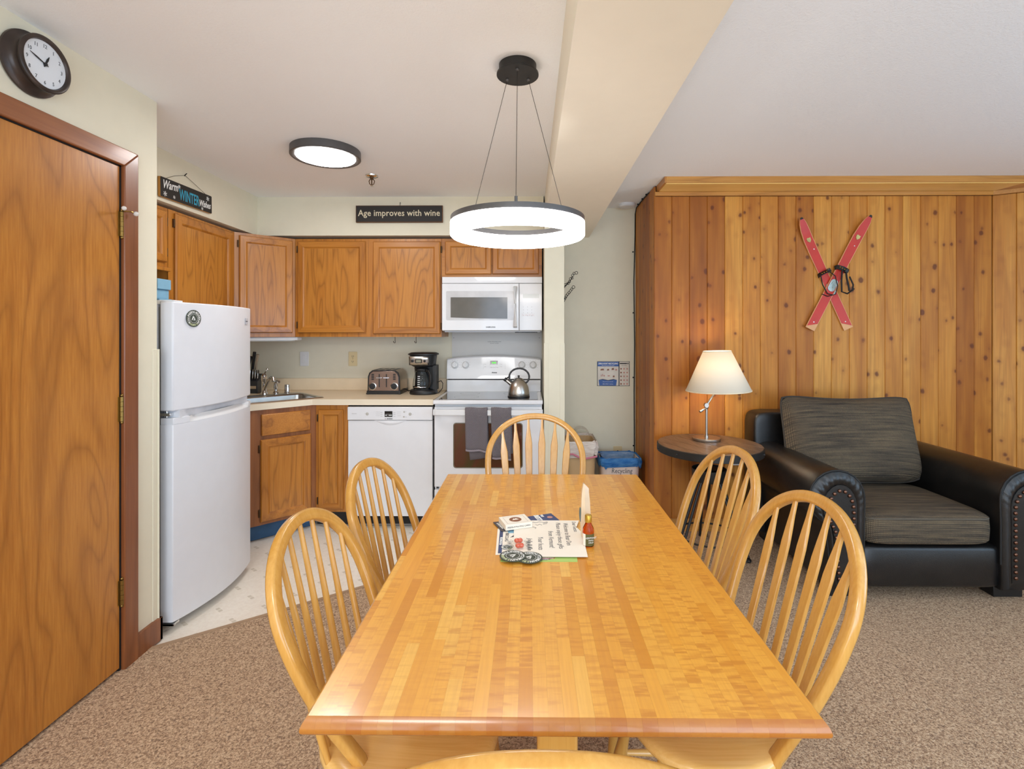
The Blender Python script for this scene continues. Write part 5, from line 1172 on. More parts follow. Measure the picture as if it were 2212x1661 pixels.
random.seed(21)
NS = 34; wst = 2 * TW2 / NS
for i in range(NS):
    x0 = -TW2 + i * wst; x1 = x0 + wst
    if i == NS - 1: x1 = TW2
    ys = [TY0]; y = TY0 + random.uniform(0.10, 0.62)
    while y < TY1 - 0.12: ys.append(y); y += random.choice((random.uniform(0.09, 0.25), random.uniform(0.3, 0.75), random.uniform(0.3, 0.6)))
    ys.append(TY1)
    for a, b in zip(ys[:-1], ys[1:]):
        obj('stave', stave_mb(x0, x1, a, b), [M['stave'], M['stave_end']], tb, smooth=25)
obj('core', MB().box(TX - TW2 + 0.02, TX + TW2 - 0.02, TY0 + 0.02, TY1 - 0.02, TZ - 0.0302, TZ - 0.002), M['chair_x'], tb, smooth=0)
for y in (1.12, 2.10):
    ped = obj('trestle_post', MB().box(TX - 0.043, TX + 0.043, y - 0.055, y + 0.055, 0.07, TZ - 0.06), M['chair_z'], tb, bevel=0.006)
    obj('foot', MB().prism([(-0.33, 0.004), (-0.20, 0.004), (-0.16, 0.02), (0.16, 0.02), (0.20, 0.004), (0.33, 0.004), (0.33, 0.03), (0.10, 0.085), (-0.10, 0.085), (-0.33, 0.03)], -0.035, 0.035, frame((TX, y, 0), (1, 0, 0), (0, 0, 1), (0, -1, 0))), M['chair_x'], ped, bevel=0.006)
    obj('cleat', MB().box(TX - 0.07, TX + 0.07, y - 0.09, y + 0.09, TZ - 0.058, TZ - 0.0306), M['chair_x'], ped, bevel=0.005)
obj('stretcher', MB().box(TX - 0.016, TX + 0.016, 1.17, 2.05, 0.26, 0.36), M['chair_x'], tb, bevel=0.005)

# ------------------------------------------------------------------ Windsor chairs (local: faces +x, origin under the hoop feet)
def hoop_curve(a, af, V0, V, tau, ex, b, inset=0.0, n=40):
    pts = []
    a -= inset; V -= inset
    for k in range(13):
        v = -0.03 + (V0 + 0.03) * k / 12; w = af - inset + (a - af + inset) * sin(max(0, v) / V0 * pi / 2); pts.append((w, v))
    for k in range(1, n):
        t = pi * k / n; c, s_ = cos(t), sin(t)
        pts.append((a * math.copysign(abs(c) ** ex, c), V0 + (V - V0) * abs(s_) ** ex))
    for k in range(12, -1, -1):
        v = -0.03 + (V0 + 0.03) * k / 12; w = af - inset + (a - af + inset) * sin(max(0, v) / V0 * pi / 2); pts.append((-w, v))
    return pts
def mk_chair(kind):
    if kind == 'arrow': P = (0.2476, 0.1812, 0.3222, 0.5491, 0.3749, 0.9604); b = 0.011
    else: P = (0.1944 + 0.004, 0.1240, 0.3179, 0.5282, 0.4051, 0.9754); b = 0.0
    a, af, V0, V, tau, ex = P
    def L3(w, v): return (-v * sin(tau) - b * (1 - (w / a) ** 2), w, 0.45 + v * cos(tau))
    lab = 'flat arrow' if kind == 'arrow' else 'round dowel'
    t = thing('windsor_chair', '', 'chair', (0, 0, 0))
    cv = hoop_curve(*P, b, inset=0.0115)
    nrm_ = (cos(tau), 0, sin(tau))
    obj('hoop', MB().sweep([L3(w, v) for w, v in cv], rrect(0.030, 0.023, 0.006, 2), up=nrm_), M['chair_hoop'], t, smooth=50, world=False)
    inner = hoop_curve(*P, b, inset=0.020, n=80)
    tops = (-0.168, -0.103, -0.036, 0.036, 0.103, 0.168) if kind == 'arrow' else (-0.150, -0.104, -0.052, 0.0, 0.052, 0.104, 0.150)
    for w in tops:
        v = max(q[1] for q in inner if abs(q[0] - w) < 0.008)
        wb = w * (0.74 if kind == 'arrow' else 0.78)
        top = Vector(L3(w, v)); bot = Vector(((-0.072 if kind == 'arrow' else -0.100) * (1 - (wb / 0.20) ** 2), wb, 0.435))
        ax = top - bot; Ls = ax.length
        if kind == 'arrow':
            prof = [(0.0, 0.0065, 0.006), (0.08, 0.0085, 0.006), (0.18, 0.012, 0.0055), (0.45, 0.0155, 0.005), (0.68, 0.0175, 0.0045), (0.76, 0.0178, 0.0045), (0.84, 0.0125, 0.005), (0.91, 0.0075, 0.005), (1.0, 0.0055, 0.0045)]
            secs = [[(dp * cos(2 * pi * i / 8), wd_ * sin(2 * pi * i / 8)) for i in range(8)] for _, wd_, dp in prof]
            secs = [[(-dp * 0.9, -wd_ * 0.85), (-dp, 0), (-dp * 0.9, wd_ * 0.85), (0, wd_), (dp * 0.9, wd_ * 0.85), (dp, 0), (dp * 0.9, -wd_ * 0.85), (0, -wd_)] for _, wd_, dp in prof]
            pts = [bot + ax * q[0] for q in prof]
            m = MB().sweep(pts, secs, up=(0, 1, 0))
        else:
            prof = [(0.0, 0.006), (0.1, 0.0085), (0.3, 0.0092), (0.6, 0.0078), (1.0, 0.0058)]
            m = MB().tube([bot + ax * q[0] for q in prof], [q[1] for q in prof], 10)
        obj('spindle', m, M['chair_z'], t, smooth=50, world=False)
    # saddle seat
    def outl(f, z):
        r = []
        for i in range(32):
            an = 2 * pi * i / 32; c, s_ = cos(an), sin(an)
            x = (0.100 if kind == 'arrow' else 0.080) + (0.192 if kind == 'arrow' else 0.208) * math.copysign(abs(c) ** 0.90, c) * f; y = ((0.212 + 0.012 * c) if kind == 'arrow' else (0.186 + 0.026 * c)) * math.copysign(abs(s_) ** 0.86, s_) * f
            r.append((x, y, z))
        return r
    obj('seat', MB().loft([outl(0.86, 0.412), outl(0.95, 0.416), outl(1.0, 0.428), outl(1.0, 0.438), outl(0.975, 0.447), outl(0.93, 0.4505), outl(0.82, 0.4485), outl(0.6, 0.443), outl(0.3, 0.440)]), M['chair_x'], t, smooth=60, world=False)
    lg = []
    for sx_, sy_ in ((1, 1), (1, -1), (-1, 1), (-1, -1)):
        top = Vector((0.108 + 0.12 * sx_, 0.13 * sy_, 0.425)); bot = Vector((0.108 + 0.195 * sx_, 0.19 * sy_, 0.004)); ax = bot - top; lg.append((top, ax))
        prof = [(0, 0.012), (0.1, 0.015), (0.25, 0.0185), (0.36, 0.0150), (0.40, 0.0175), (0.44, 0.014), (0.6, 0.0185), (0.8, 0.015), (1.0, 0.0105)]
        obj('leg', MB().tube([top + ax * q[0] for q in prof], [q[1] for q in prof], 12), M['chair_z'], t, smooth=60, world=False)
    for i0, i1 in ((0, 2), (1, 3)):
        p0 = lg[i0][0] + lg[i0][1] * 0.58; p1 = lg[i1][0] + lg[i1][1] * 0.58
        obj('stretcher', MB().tube([p0, p0.lerp(p1, 0.5), p1], [0.007, 0.0125, 0.007], 10), M['chair_x'], t, smooth=60, world=False)
    p0 = (lg[0][0] + lg[0][1] * 0.58).lerp(lg[2][0] + lg[2][1] * 0.58, 0.5); p1 = (lg[1][0] + lg[1][1] * 0.58).lerp(lg[3][0] + lg[3][1] * 0.58, 0.5)
    obj('stretcher', MB().tube([p0, p0.lerp(p1, 0.5), p1], [0.007, 0.0125, 0.007], 10), M['chair_z'], t, smooth=60, world=False)
    return t
def dup(root):
    r = root.copy(); COL.objects.link(r)
    for ch in list(root.children):
        c = ch.copy(); COL.objects.link(c); c.parent = r
    return r
def seat_at(t, x, y, deg, label):
    t.location = (x, y, 0); t.rotation_euler = (0, 0, radians(deg)); t['label'] = label; t['group'] = 'hoop-back chairs around the dining table'
ca = mk_chair('dowel'); cb_ = mk_chair('arrow')
seat_at(ca, -0.360, 1.204, -4.7, 'hoop-back wooden chair with round dowel spindles, near left side of the table')
c = dup(ca); seat_at(c, -0.371, 1.709, -9.2, 'hoop-back wooden chair with round dowel spindles, in front of the dishwasher')
seat_at(cb_, 0.533, 1.280, 180.5, 'hoop-back wooden chair with flat arrow spindles, near right side of the table')
c = dup(cb_); seat_at(c, 0.549, 1.815, 182.8, 'hoop-back wooden chair with flat arrow spindles, before the round side table')
c = dup(cb_); seat_at(c, 0.029, 2.401, -90.0, 'hoop-back wooden chair with flat arrow spindles at the far table end, before the range')
c = dup(cb_); seat_at(c, 0.016, 0.700, 90.0, 'hoop-back chair of which only the hoop top shows at the bottom edge of the photo')

# ------------------------------------------------------------------ things on the table
def sheet(name, label, cat, pts, z, mat, th=0.0006, group=None):
    t = thing(name, label, cat, (sum(p[0] for p in pts) / len(pts), sum(p[1] for p in pts) / len(pts), z), group=group)
    obj('sheet', MB().prism(pts, z, z + th), mat, t, smooth=0)
    return t
Z0 = TZ + 0.0002
gc = sheet('green_leaflet', 'lime green printed leaflet sticking out under the white note', 'leaflet', [(-0.084, 1.450), (0.138, 1.450), (0.141, 1.53), (-0.08, 1.53)], Z0, M['green_card'])
TGc = frame((0.0, 1.45, Z0 + 0.0007), (1, 0, 0), (0, 1, 0), (0, 0, 1))
obj('red_badge', MB().prism([(0.004, 0.026), (0.076, 0.026), (0.070, 0.019), (0.010, 0.019)], 0, 0.0001, TGc), M['red_ink'], gc, smooth=0)
pr = MB().prism([(0.014, 0.019), (0.066, 0.019), (0.050, 0.010), (0.030, 0.010)], 0, 0.0001, TGc); obj('grey_badge', pr, M['ink'], gc, smooth=0)
lt = MB(); text(lt, 'WEB FACEBOOK', 0.008, TGc @ Matrix.Translation((0.040, 0.0200, 0.0002)), align='CENTER'); text(lt, 'Vermont', 0.008, TGc @ Matrix.Translation((0.040, 0.012, 0.0002)), align='CENTER'); obj('lettering', lt, M['white_ink'], gc, smooth=0)
wc = sheet('business_card', 'white and blue printed card at the left under the note', 'card', [(-0.101, 1.492), (-0.030, 1.494), (-0.033, 1.696), (-0.107, 1.694)], Z0 + 0.0008, M['paper'])
zc = Z0 + 0.0016
obj('dark_strip', MB().prism([(-0.0945, 1.502), (-0.083, 1.502), (-0.088, 1.690), (-0.099, 1.690)], zc, zc + 0.0001), M['navy'], wc, smooth=0)
obj('sky_patch', MB().prism([(-0.070, 1.655), (-0.036, 1.655), (-0.036, 1.692), (-0.074, 1.692)], zc, zc + 0.0001), M['light_blue'], wc, smooth=0)
lt = MB(); TT2 = frame((0, 0, zc + 0.0003), (0, -1, 0), (1, 0, 0), (0, 0, 1))
text(lt, 'BIECLAG', 0.016, TT2 @ Matrix.Translation((-1.655, -0.078, 0)), space=1.1); lt.prism([(-0.062, 1.62), (-0.050, 1.625), (-0.052, 1.635), (-0.045, 1.62), (-0.040, 1.650), (-0.050, 1.640)], zc, zc + 0.0003)
obj('print', lt, M['ink'], wc, smooth=0)
lt = MB(); text(lt, 'KILLINGTON', 0.010, TT2 @ Matrix.Translation((-1.62, -0.0935, 0.0002)), bold=0.0003); obj('white_print', lt, M['white_ink'], wc, smooth=0)
bl = sheet('blue_booklet', 'navy booklet with white lettering behind the white note', 'booklet', [(-0.030, 1.765), (0.115, 1.74), (0.078, 1.834), (-0.006, 1.80)], Z0 + 0.0026, M['navy'], 0.001)
TBl = frame((0.010, 1.79, Z0 + 0.0040), (0.30, -0.95, 0), (0.95, 0.30, 0), (0, 0, 1))
lt = MB(); text(lt, 'BEST', 0.024, TBl @ Matrix.Translation((-0.018, 0.010, 0)), bold=0.0012); text(lt, 'THE', 0.012, TBl @ Matrix.Translation((-0.018, 0.034, 0)), bold=0.0006); obj('lettering', lt, M['white_ink'], bl, smooth=0)
obj('seal', MB().lathe([(0.010, 0.0036), (0.010, 0.0038)], 20, Matrix.Translation((0.072, 1.795, Z0))), M['rose_ink'], bl, smooth=0)
dc = sheet('dark_card', 'dark grey card under the playing card box', 'card', [(-0.127, 1.745), (-0.092, 1.664), (-0.066, 1.670), (-0.02, 1.73), (-0.08, 1.76)], Z0 + 0.0030, plain('charcoal_card', S(70, 66, 72), 0.5))
lt = MB(); text(lt, 'LODGING', 0.012, frame((-0.114, 1.735, Z0 + 0.0038), (0.42, -0.9, 0), (0.9, 0.42, 0), (0, 0, 1)), bold=0.0004); obj('lettering', lt, M['white_ink'], dc, smooth=0)
nt = sheet('welcome_note', 'white handwritten welcome note lying on the table', 'note', [(-0.046, 1.473), (0.170, 1.473), (0.172, 1.653), (0.158, 1.70), (0.172, 1.761), (0.007, 1.760), (-0.053, 1.70)], Z0 + 0.0042, M['paper'])
lt = MB(); zn = Z0 + 0.0050
for body, x, y, sz, LL in (('Dear Guests', 0.146, 1.748, 0.019, 0.088), ('Welcome to Bear Den', 0.115, 1.735, 0.023, 0.182), ('Please enjoy these gifts', 0.090, 1.738, 0.022, 0.210), ('from Vermont!', 0.061, 1.664, 0.024, 0.130), ('Your hosts', 0.027, 1.617, 0.024, 0.098), ('Jolly & Co', -0.006, 1.604, 0.022, 0.090)):
    wd_ = max(v[0] for v in text_mesh(body, sz, shear=0.12)[0])
    text(lt, body, sz, frame((x, y, zn), (0, -1, 0), (1, 0, 0), (0, 0, 1)), shear=0.12, xs=LL / wd_, bold=-0.0002)
obj('handwriting', lt, M['ink'], nt, smooth=0)
lt = MB()
for pts in ([(0.0, 1.735), (0.012, 1.742), (0.022, 1.738), (0.034, 1.745), (0.05, 1.74), (0.062, 1.745)], [(-0.02, 1.70), (0.0, 1.704), (0.014, 1.698), (0.022, 1.692), (0.018, 1.685)], [(0.046, 1.732), (0.062, 1.740), (0.058, 1.728), (0.046, 1.724)], [(0.02, 1.722), (0.026, 1.714), (0.034, 1.724), (0.042, 1.716)]):
    lt.tube([(x, y, zn) for x, y in pts], 0.0007, 4)
obj('doodle', lt, M['ink'], nt)
# card box
pc = thing('card_box', 'white box of playing cards with round emblem on the papers', 'card box', (-0.05, 1.71, Z0))
TCb = frame((-0.0485, 1.717, Z0 + 0.0052), (0.938, 0.346, 0), (-0.346, 0.938, 0), (0, 0, 1))
obj('box', MB().box(-0.047, 0.047, -0.040, 0.040, 0, 0.0185, TCb), M['paper'], pc, bevel=0.001)
lt = MB(); text(lt, 'PREMIUM PLAYING CARDS', 0.0068, TCb @ frame((0, -0.0403, 0.007), (1, 0, 0), (0, 0, 1), (0, -1, 0)), align='CENTER')
lt.box(-0.036, 0.036, -0.030, -0.0295, 0.0186, 0.0187, TCb).box(-0.036, 0.036, 0.0295, 0.030, 0.0186, 0.0187, TCb).box(-0.036, -0.0355, -0.03, 0.03, 0.0186, 0.0187, TCb).box(0.0355, 0.036, -0.03, 0.03, 0.0186, 0.0187, TCb)
obj('print', lt, M['ink'], pc, smooth=0)
e = obj('emblem', MB().lathe([(0.021, 0.0186), (0.021, 0.0188)], 28, TCb), M['brown_ink'], pc, smooth=0)
obj('emblem_centre', MB().prism([(-0.012, -0.004), (0.012, -0.004), (0.004, 0.010), (0, 0.004), (-0.004, 0.009)], 0.0189, 0.0191, TCb), M['paper'], e, smooth=0)
# coasters
for i, (x, y, z, an, lab) in enumerate(((-0.001, 1.465, Z0 + 0.0052, 10, 'round dark green mountain coaster, lower right of the overlapping pair'), (-0.049, 1.471, Z0 + 0.0072, 25, 'round dark green mountain coaster, upper left of the overlapping pair'))):
    b = round_sticker(Matrix.Translation((x, y, z)) @ Matrix.Rotation(radians(-an - 30), 4, 'Z'), 0.0385, name='coaster', label=lab, cat='coaster', thick=0.0012, txt=('KILLINGTON MOUNTAIN', 'HOMES'))
    b['group'] = 'emblem coasters beside the note'
b = round_sticker(Matrix.Translation((-0.070, 1.545, Z0 + 0.0018)) @ Matrix.Rotation(radians(60), 4, 'Z'), 0.018, name='sticker', label='small round dark sticker partly under the wrapped candies', cat='sticker', thick=0.0003)
# wrapped candies
for i, (x, y, lab) in enumerate(((-0.0345, 1.565, 'red wrapped candy nearer the card box'), (-0.030, 1.528, 'red wrapped candy nearer the coasters'))):
    t = thing('wrapped_candy', lab, 'candy', (x, y, Z0 + 0.005), group='two red candies in clear wrappers')
    obj('sweet', MB().ball((x - 0.005, y, Z0 + 0.014), 0.0085, 12, 8, sc=(1, 0.9, 0.85)).ball((x + 0.005, y + 0.002, Z0 + 0.014), 0.0085, 12, 8, sc=(1, 0.95, 0.85)), M['candy'], t)
    def wrap(u, v, sgn=1):
        r = 0.006 + 0.018 * v; a = (u - 0.5) * 1.8
        return (x + sgn * (0.012 + r * cos(a)), y + r * sin(a) * 1.0, Z0 + 0.012 + 0.004 * sin(u * 22) * v - 0.004 * v)
    obj('wrapper', MB().grid(lambda u, v: wrap(u, v, 1), 16, 4).grid(lambda u, v: wrap(u, v, -1), 16, 4), M['cello'], t, smooth=0, solid=0.0004)
# syrup bottle
bx, by = 0.1815, 1.562
bo = thing('syrup_bottle', 'tiny bottle of amber syrup with gold cap standing by the note', 'bottle', (bx, by, TZ))
BT = Matrix.Translation((bx, by, TZ + 0.0004))
obj('glass', MB().lathe([(0.014, 0), (0.0178, 0.003), (0.0180, 0.045), (0.0165, 0.056), (0.0105, 0.068), (0.0085, 0.073), (0.0085, 0.080)], 24, BT), M['syrup'], bo, smooth=60)
obj('cap', MB().lathe([(0.0105, 0.074), (0.011, 0.076), (0.0105, 0.094), (0.009, 0.096), (0.001, 0.0962)], 20, BT), M['gold_cap'], bo)
def lab(u, v):
    a = radians(-125 + 105 * u); return (bx + 0.0183 * cos(a), by + 0.0183 * sin(a), TZ + 0.006 + 0.036 * v)
lo_ = obj('label', MB().grid(lab, 12, 1), M['label_green'], bo, smooth=60)
def lab2(u, v):
    a = radians(-165 + 42 * u); return (bx + 0.0183 * cos(a), by + 0.0183 * sin(a), TZ + 0.006 + 0.036 * v)
obj('label_side', MB().grid(lab2, 6, 1), M['paper'], lo_, smooth=60)
lt = MB(); text(lt, 'VERMONT', 0.0075, frame((bx + 0.006, by - 0.0187, TZ + 0.029), (1, 0.25, 0), (0, 0, 1)), align='CENTER'); text(lt, 'MAPLE', 0.0055, frame((bx + 0.006, by - 0.0187, TZ + 0.022), (1, 0.25, 0), (0, 0, 1)), align='CENTER'); text(lt, 'SYRUP', 0.0055, frame((bx + 0.006, by - 0.0187, TZ + 0.015), (1, 0.25, 0), (0, 0, 1)), align='CENTER')
obj('lettering', lt, M['white_ink'], lo_, smooth=0)
# paper pouch standing behind the bottle
ph_ = thing('gift_pouch', 'tall narrow translucent gift pouch standing behind the syrup bottle', 'pouch', (0.178, 1.625, TZ))
pb = [(0.162, 1.585), (0.200, 1.62), (0.200, 1.632), (0.160, 1.650)]
pm = MB()
levels = [(0.0045, 0.35), (0.01, 0.9), (0.06, 1.0), (0.12, 0.85), (0.150, 0.7)]
rings = []
for z, f in levels:
    cx__, cy__ = 0.180 - 0.004 * z / 0.15, 1.622
    rings.append([(cx__ + (x - cx__) * f, cy__ + (y - cy__) * f, TZ + z) for x, y in ((0.163, 1.602), (0.176, 1.596), (0.196, 1.615), (0.197, 1.628), (0.184, 1.645), (0.165, 1.648))])
rings.append([(0.172, 1.612, TZ + 0.178), (0.176, 1.612, TZ + 0.176), (0.190, 1.618, TZ + 0.160), (0.190, 1.620, TZ + 0.160), (0.178, 1.626, TZ + 0.172), (0.172, 1.626, TZ + 0.178)])
obj('pouch_body', pm.loft(rings), M['pouch'], ph_, smooth=30)
obj('emblem', MB().lathe([(0.017, 0), (0.017, 0.0008)], 24, frame((0.1625, 1.622, TZ + 0.075), (0.1, -1, 0), (0, 0, 1)) @ Matrix.Scale(-1, 4, (0, 0, 1)) @ Matrix.Scale(1.35, 4, (0, 1, 0))), M['teal_ink'], ph_, smooth=0)

# ------------------------------------------------------------------ round side table with lamp
sx_, sy_, sr, sz = 1.133, 3.196, 0.317, 0.684
stt = thing('side_table', 'round industrial side table with plank top and dark metal legs', 'table', (sx_, sy_, 0))
random.seed(5)
def chord(x, r): return math.sqrt(max(0, r * r - x * x))
edges = [-sr, -0.235, -0.13, -0.02, 0.085, 0.19, sr]
rot_st = radians(28)
for a, b in zip(edges[:-1], edges[1:]):
    g = 0.0018; r = sr - 0.004; x0, x1 = max(a + g, -r + 0.001), min(b - g, r - 0.001)
    xs = [x0 + (x1 - x0) * k / 8 for k in range(9)]
    pts = [(x, -chord(x, r)) for x in xs] + [(x, chord(x, r)) for x in xs[::-1]]
    obj('board', MB().prism(pts, 0, 0.018, Matrix.Translation((sx_, sy_, sz - 0.018 + random.uniform(-0.0006, 0.0006))) @ Matrix.Rotation(rot_st, 4, 'Z')), M['rust_table'], stt, bevel=0.001)
obj('rim', MB().loft([[(sx_ + r * cos(2 * pi * i / 56), sy_ + r * sin(2 * pi * i / 56), z) for i in range(56)] for r, z in ((sr, sz - 0.048), (sr + 0.002, sz - 0.046), (sr + 0.002, sz - 0.006), (sr - 0.003, sz - 0.004), (sr - 0.004, sz - 0.048), (sr, sz - 0.048))], True, False), M['black_metal'], stt, smooth=30)
rv = MB()
for k in range(10):
    a = radians(36 * k - 108); rv.ball((sx_ + (sr + 0.002) * cos(a), sy_ + (sr + 0.002) * sin(a), sz - 0.026), 0.008, 10, 5)
rvo = obj('rivets', rv, M['black_metal'], stt); rvo['kind'] = 'stuff'
obj('hub', MB().lathe([(0.012, sz - 0.05), (0.012, 0.53), (0.06, 0.53), (0.055, 0.525), (0.012, 0.50)], 20, Matrix.Translation((sx_, sy_, 0))), M['black_metal'], stt)
obj('hub_cup', MB().lathe([(0.100, 0.530), (0.104, 0.528), (0.100, 0.470), (0.094, 0.455), (0.02, 0.452)], 28, Matrix.Translation((sx_, sy_, 0)), caps=False), M['black_metal'], stt, solid=0.003)
for k in range(3):
    a = radians(200 + 120 * k); p0 = (sx_ + 0.07 * cos(a), sy_ + 0.07 * sin(a), 0.455); p1 = (sx_ + 0.235 * cos(a), sy_ + 0.235 * sin(a), 0.012)
    for off in (-0.016, 0.016):
        q = Vector((-sin(a), cos(a), 0)) * off
        obj('leg', MB().cyl(Vector(p0) + q, Vector(p1) + q * 1.3, 0.008, n=10), M['black_metal'], stt)
    obj('foot', MB().ball((p1[0], p1[1], 0.014), 0.02, 12, 6, sc=(1, 1, 0.7)), M['black_metal'], stt)
obj('brace_ring', MB().tube([(sx_ + 0.20 * cos(2 * pi * i / 36), sy_ + 0.20 * sin(2 * pi * i / 36), 0.11) for i in range(36)], 0.006, 8, closed=True), M['black_metal'], stt, smooth=60)
lx, ly = 1.153, 3.30
lm = thing('table_lamp', 'steel adjustable table lamp with cream shade on the side table', 'lamp', (lx, ly, sz))
obj('base', MB().lathe([(0.086, sz + 0.0002), (0.088, sz + 0.003), (0.088, sz + 0.016), (0.085, sz + 0.019), (0.012, sz + 0.020), (0.012, sz + 0.03)], 48, Matrix.Translation((lx, ly, 0))), M['steel'], lm, smooth=40)
obj('pole', MB().cyl((lx, ly, sz + 0.02), (lx, ly, 0.892), 0.0075, n=14), M['steel'], lm)
obj('joint', MB().ball((lx, ly, 0.898), 0.013, 14, 8).cyl((lx - 0.002, ly - 0.012, 0.912), (lx - 0.002, ly + 0.012, 0.912), 0.014, n=16).tube([(lx, ly - 0.004, 0.895), (lx - 0.03, ly - 0.014, 0.882)], [0.004, 0.005], 8).tube([(lx - 0.026, ly - 0.013, 0.884), (lx - 0.050, ly - 0.02, 0.872)], [0.007, 0.009], 10), M['steel'], lm)
jx = 1.228
for o_ in (-0.006, 0.006): obj('arm', MB().cyl((lx + 0.001, ly + o_, 0.912), (jx + 0.010, ly + o_, 1.04), 0.0045, n=10), M['chrome'], lm)
shx, shz = 1.229, 1.008
til = radians(-1.7)
SHT = Matrix.Translation((shx, ly, 1.007)) @ Matrix.Rotation(til, 4, 'Y')
obj('shade', MB().lathe([(0.202, 0.0), (0.0855, 0.258)], 56, SHT, caps=False), M['shade'], lm, smooth=60, solid=0.0015)
M['binding'] = plain('shade_binding', S(240, 226, 196), 0.8)
obj('shade_trim', MB().lathe([(0.2035, -0.001), (0.2015, 0.006)], 56, SHT, caps=False), M['binding'], lm, smooth=60, solid=0.002)
obj('shade_trim', MB().lathe([(0.0885, 0.253), (0.0865, 0.259)], 56, SHT, caps=False), M['binding'], lm, smooth=60, solid=0.002)
obj('bulb', MB().ball((shx - 0.003, ly, 1.155), 0.030, 16, 10).cyl((shx, ly, 1.09), (shx, ly, 1.13), 0.014, n=12), M['bulb'], lm)
obj('socket', MB().cyl((jx + 0.008, ly, 1.03), (shx, ly, 1.10), 0.014, n=12), M['chrome'], lm)
pl_ = bpy.data.lights.new('lamp_glow', 'POINT'); pl_.energy = 2.0; pl_.color = (1.0, 0.86, 0.70); pl_.shadow_soft_size = 0.03
plo = bpy.data.objects.new('lamp_glow', pl_); COL.objects.link(plo); plo.location = (shx - 0.003, ly, 1.215)
pl2 = bpy.data.lights.new('lamp_glow_low', 'POINT'); pl2.energy = 2.2; pl2.color = (1.0, 0.84, 0.64); pl2.shadow_soft_size = 0.03
plo2 = bpy.data.objects.new('lamp_glow_low', pl2); COL.objects.link(plo2); plo2.location = (shx - 0.003, ly, 1.08)
plate2 = thing('wall_outlet', 'white outlet low on the cedar boards behind the side table', 'outlet', (1.30, 3.53, 0.5))
obj('plate', MB().prism(rrect(0.072, 0.118, 0.004, 2), 0, 0.006, TF(1.43, 0.52, 3.533)), M['white_plastic'], plate2, bevel=0.002)
obj('slot', MB().box(-0.006, -0.004, 0.015, 0.028, 0.006, 0.007, TF(1.43, 0.52, 3.533)).box(0.004, 0.006, 0.015, 0.028, 0.006, 0.007, TF(1.43, 0.52, 3.533)), M['ink_black'], plate2, smooth=0)

# ------------------------------------------------------------------ armchair
ac = thing('leather_armchair', 'wide black leather armchair with rolled nailhead arms and tweed cushions', 'armchair', (2.06, 3.0, 0))
AC = 2.058                                             # centre line
def soft_box(x0, x1, y0, y1, z0, z1, p=5.0, n=12, crown=0.0, seam=None):
    """rounded box from a superellipsoid-like projection, crown swells the top"""
    cx, cy, cz = (x0 + x1) / 2, (y0 + y1) / 2, (z0 + z1) / 2; hx, hy, hz = (x1 - x0) / 2, (y1 - y0) / 2, (z1 - z0) / 2
    rings = []; m = 14; nn = 48
    for k in range(m + 1):
        b = -pi / 2 + pi * k / m; cb, sb = cos(b), sin(b)
        zz = math.copysign(abs(sb) ** (2 / p), sb); rr_ = abs(cb) ** (2 / p)
        r = []
        for i in range(nn):
            a = 2 * pi * i / nn; c_, s__ = cos(a), sin(a)
            x = math.copysign(abs(c_) ** (2 / p), c_) * rr_; y = math.copysign(abs(s__) ** (2 / p), s__) * rr_
            z = zz * hz + (crown * (1 - x * x) * (1 - y * y) if zz > 0 else 0)
            r.append((cx + x * hx, cy + y * hy, cz + z))
        rings.append(r)
    return MB().loft(rings)
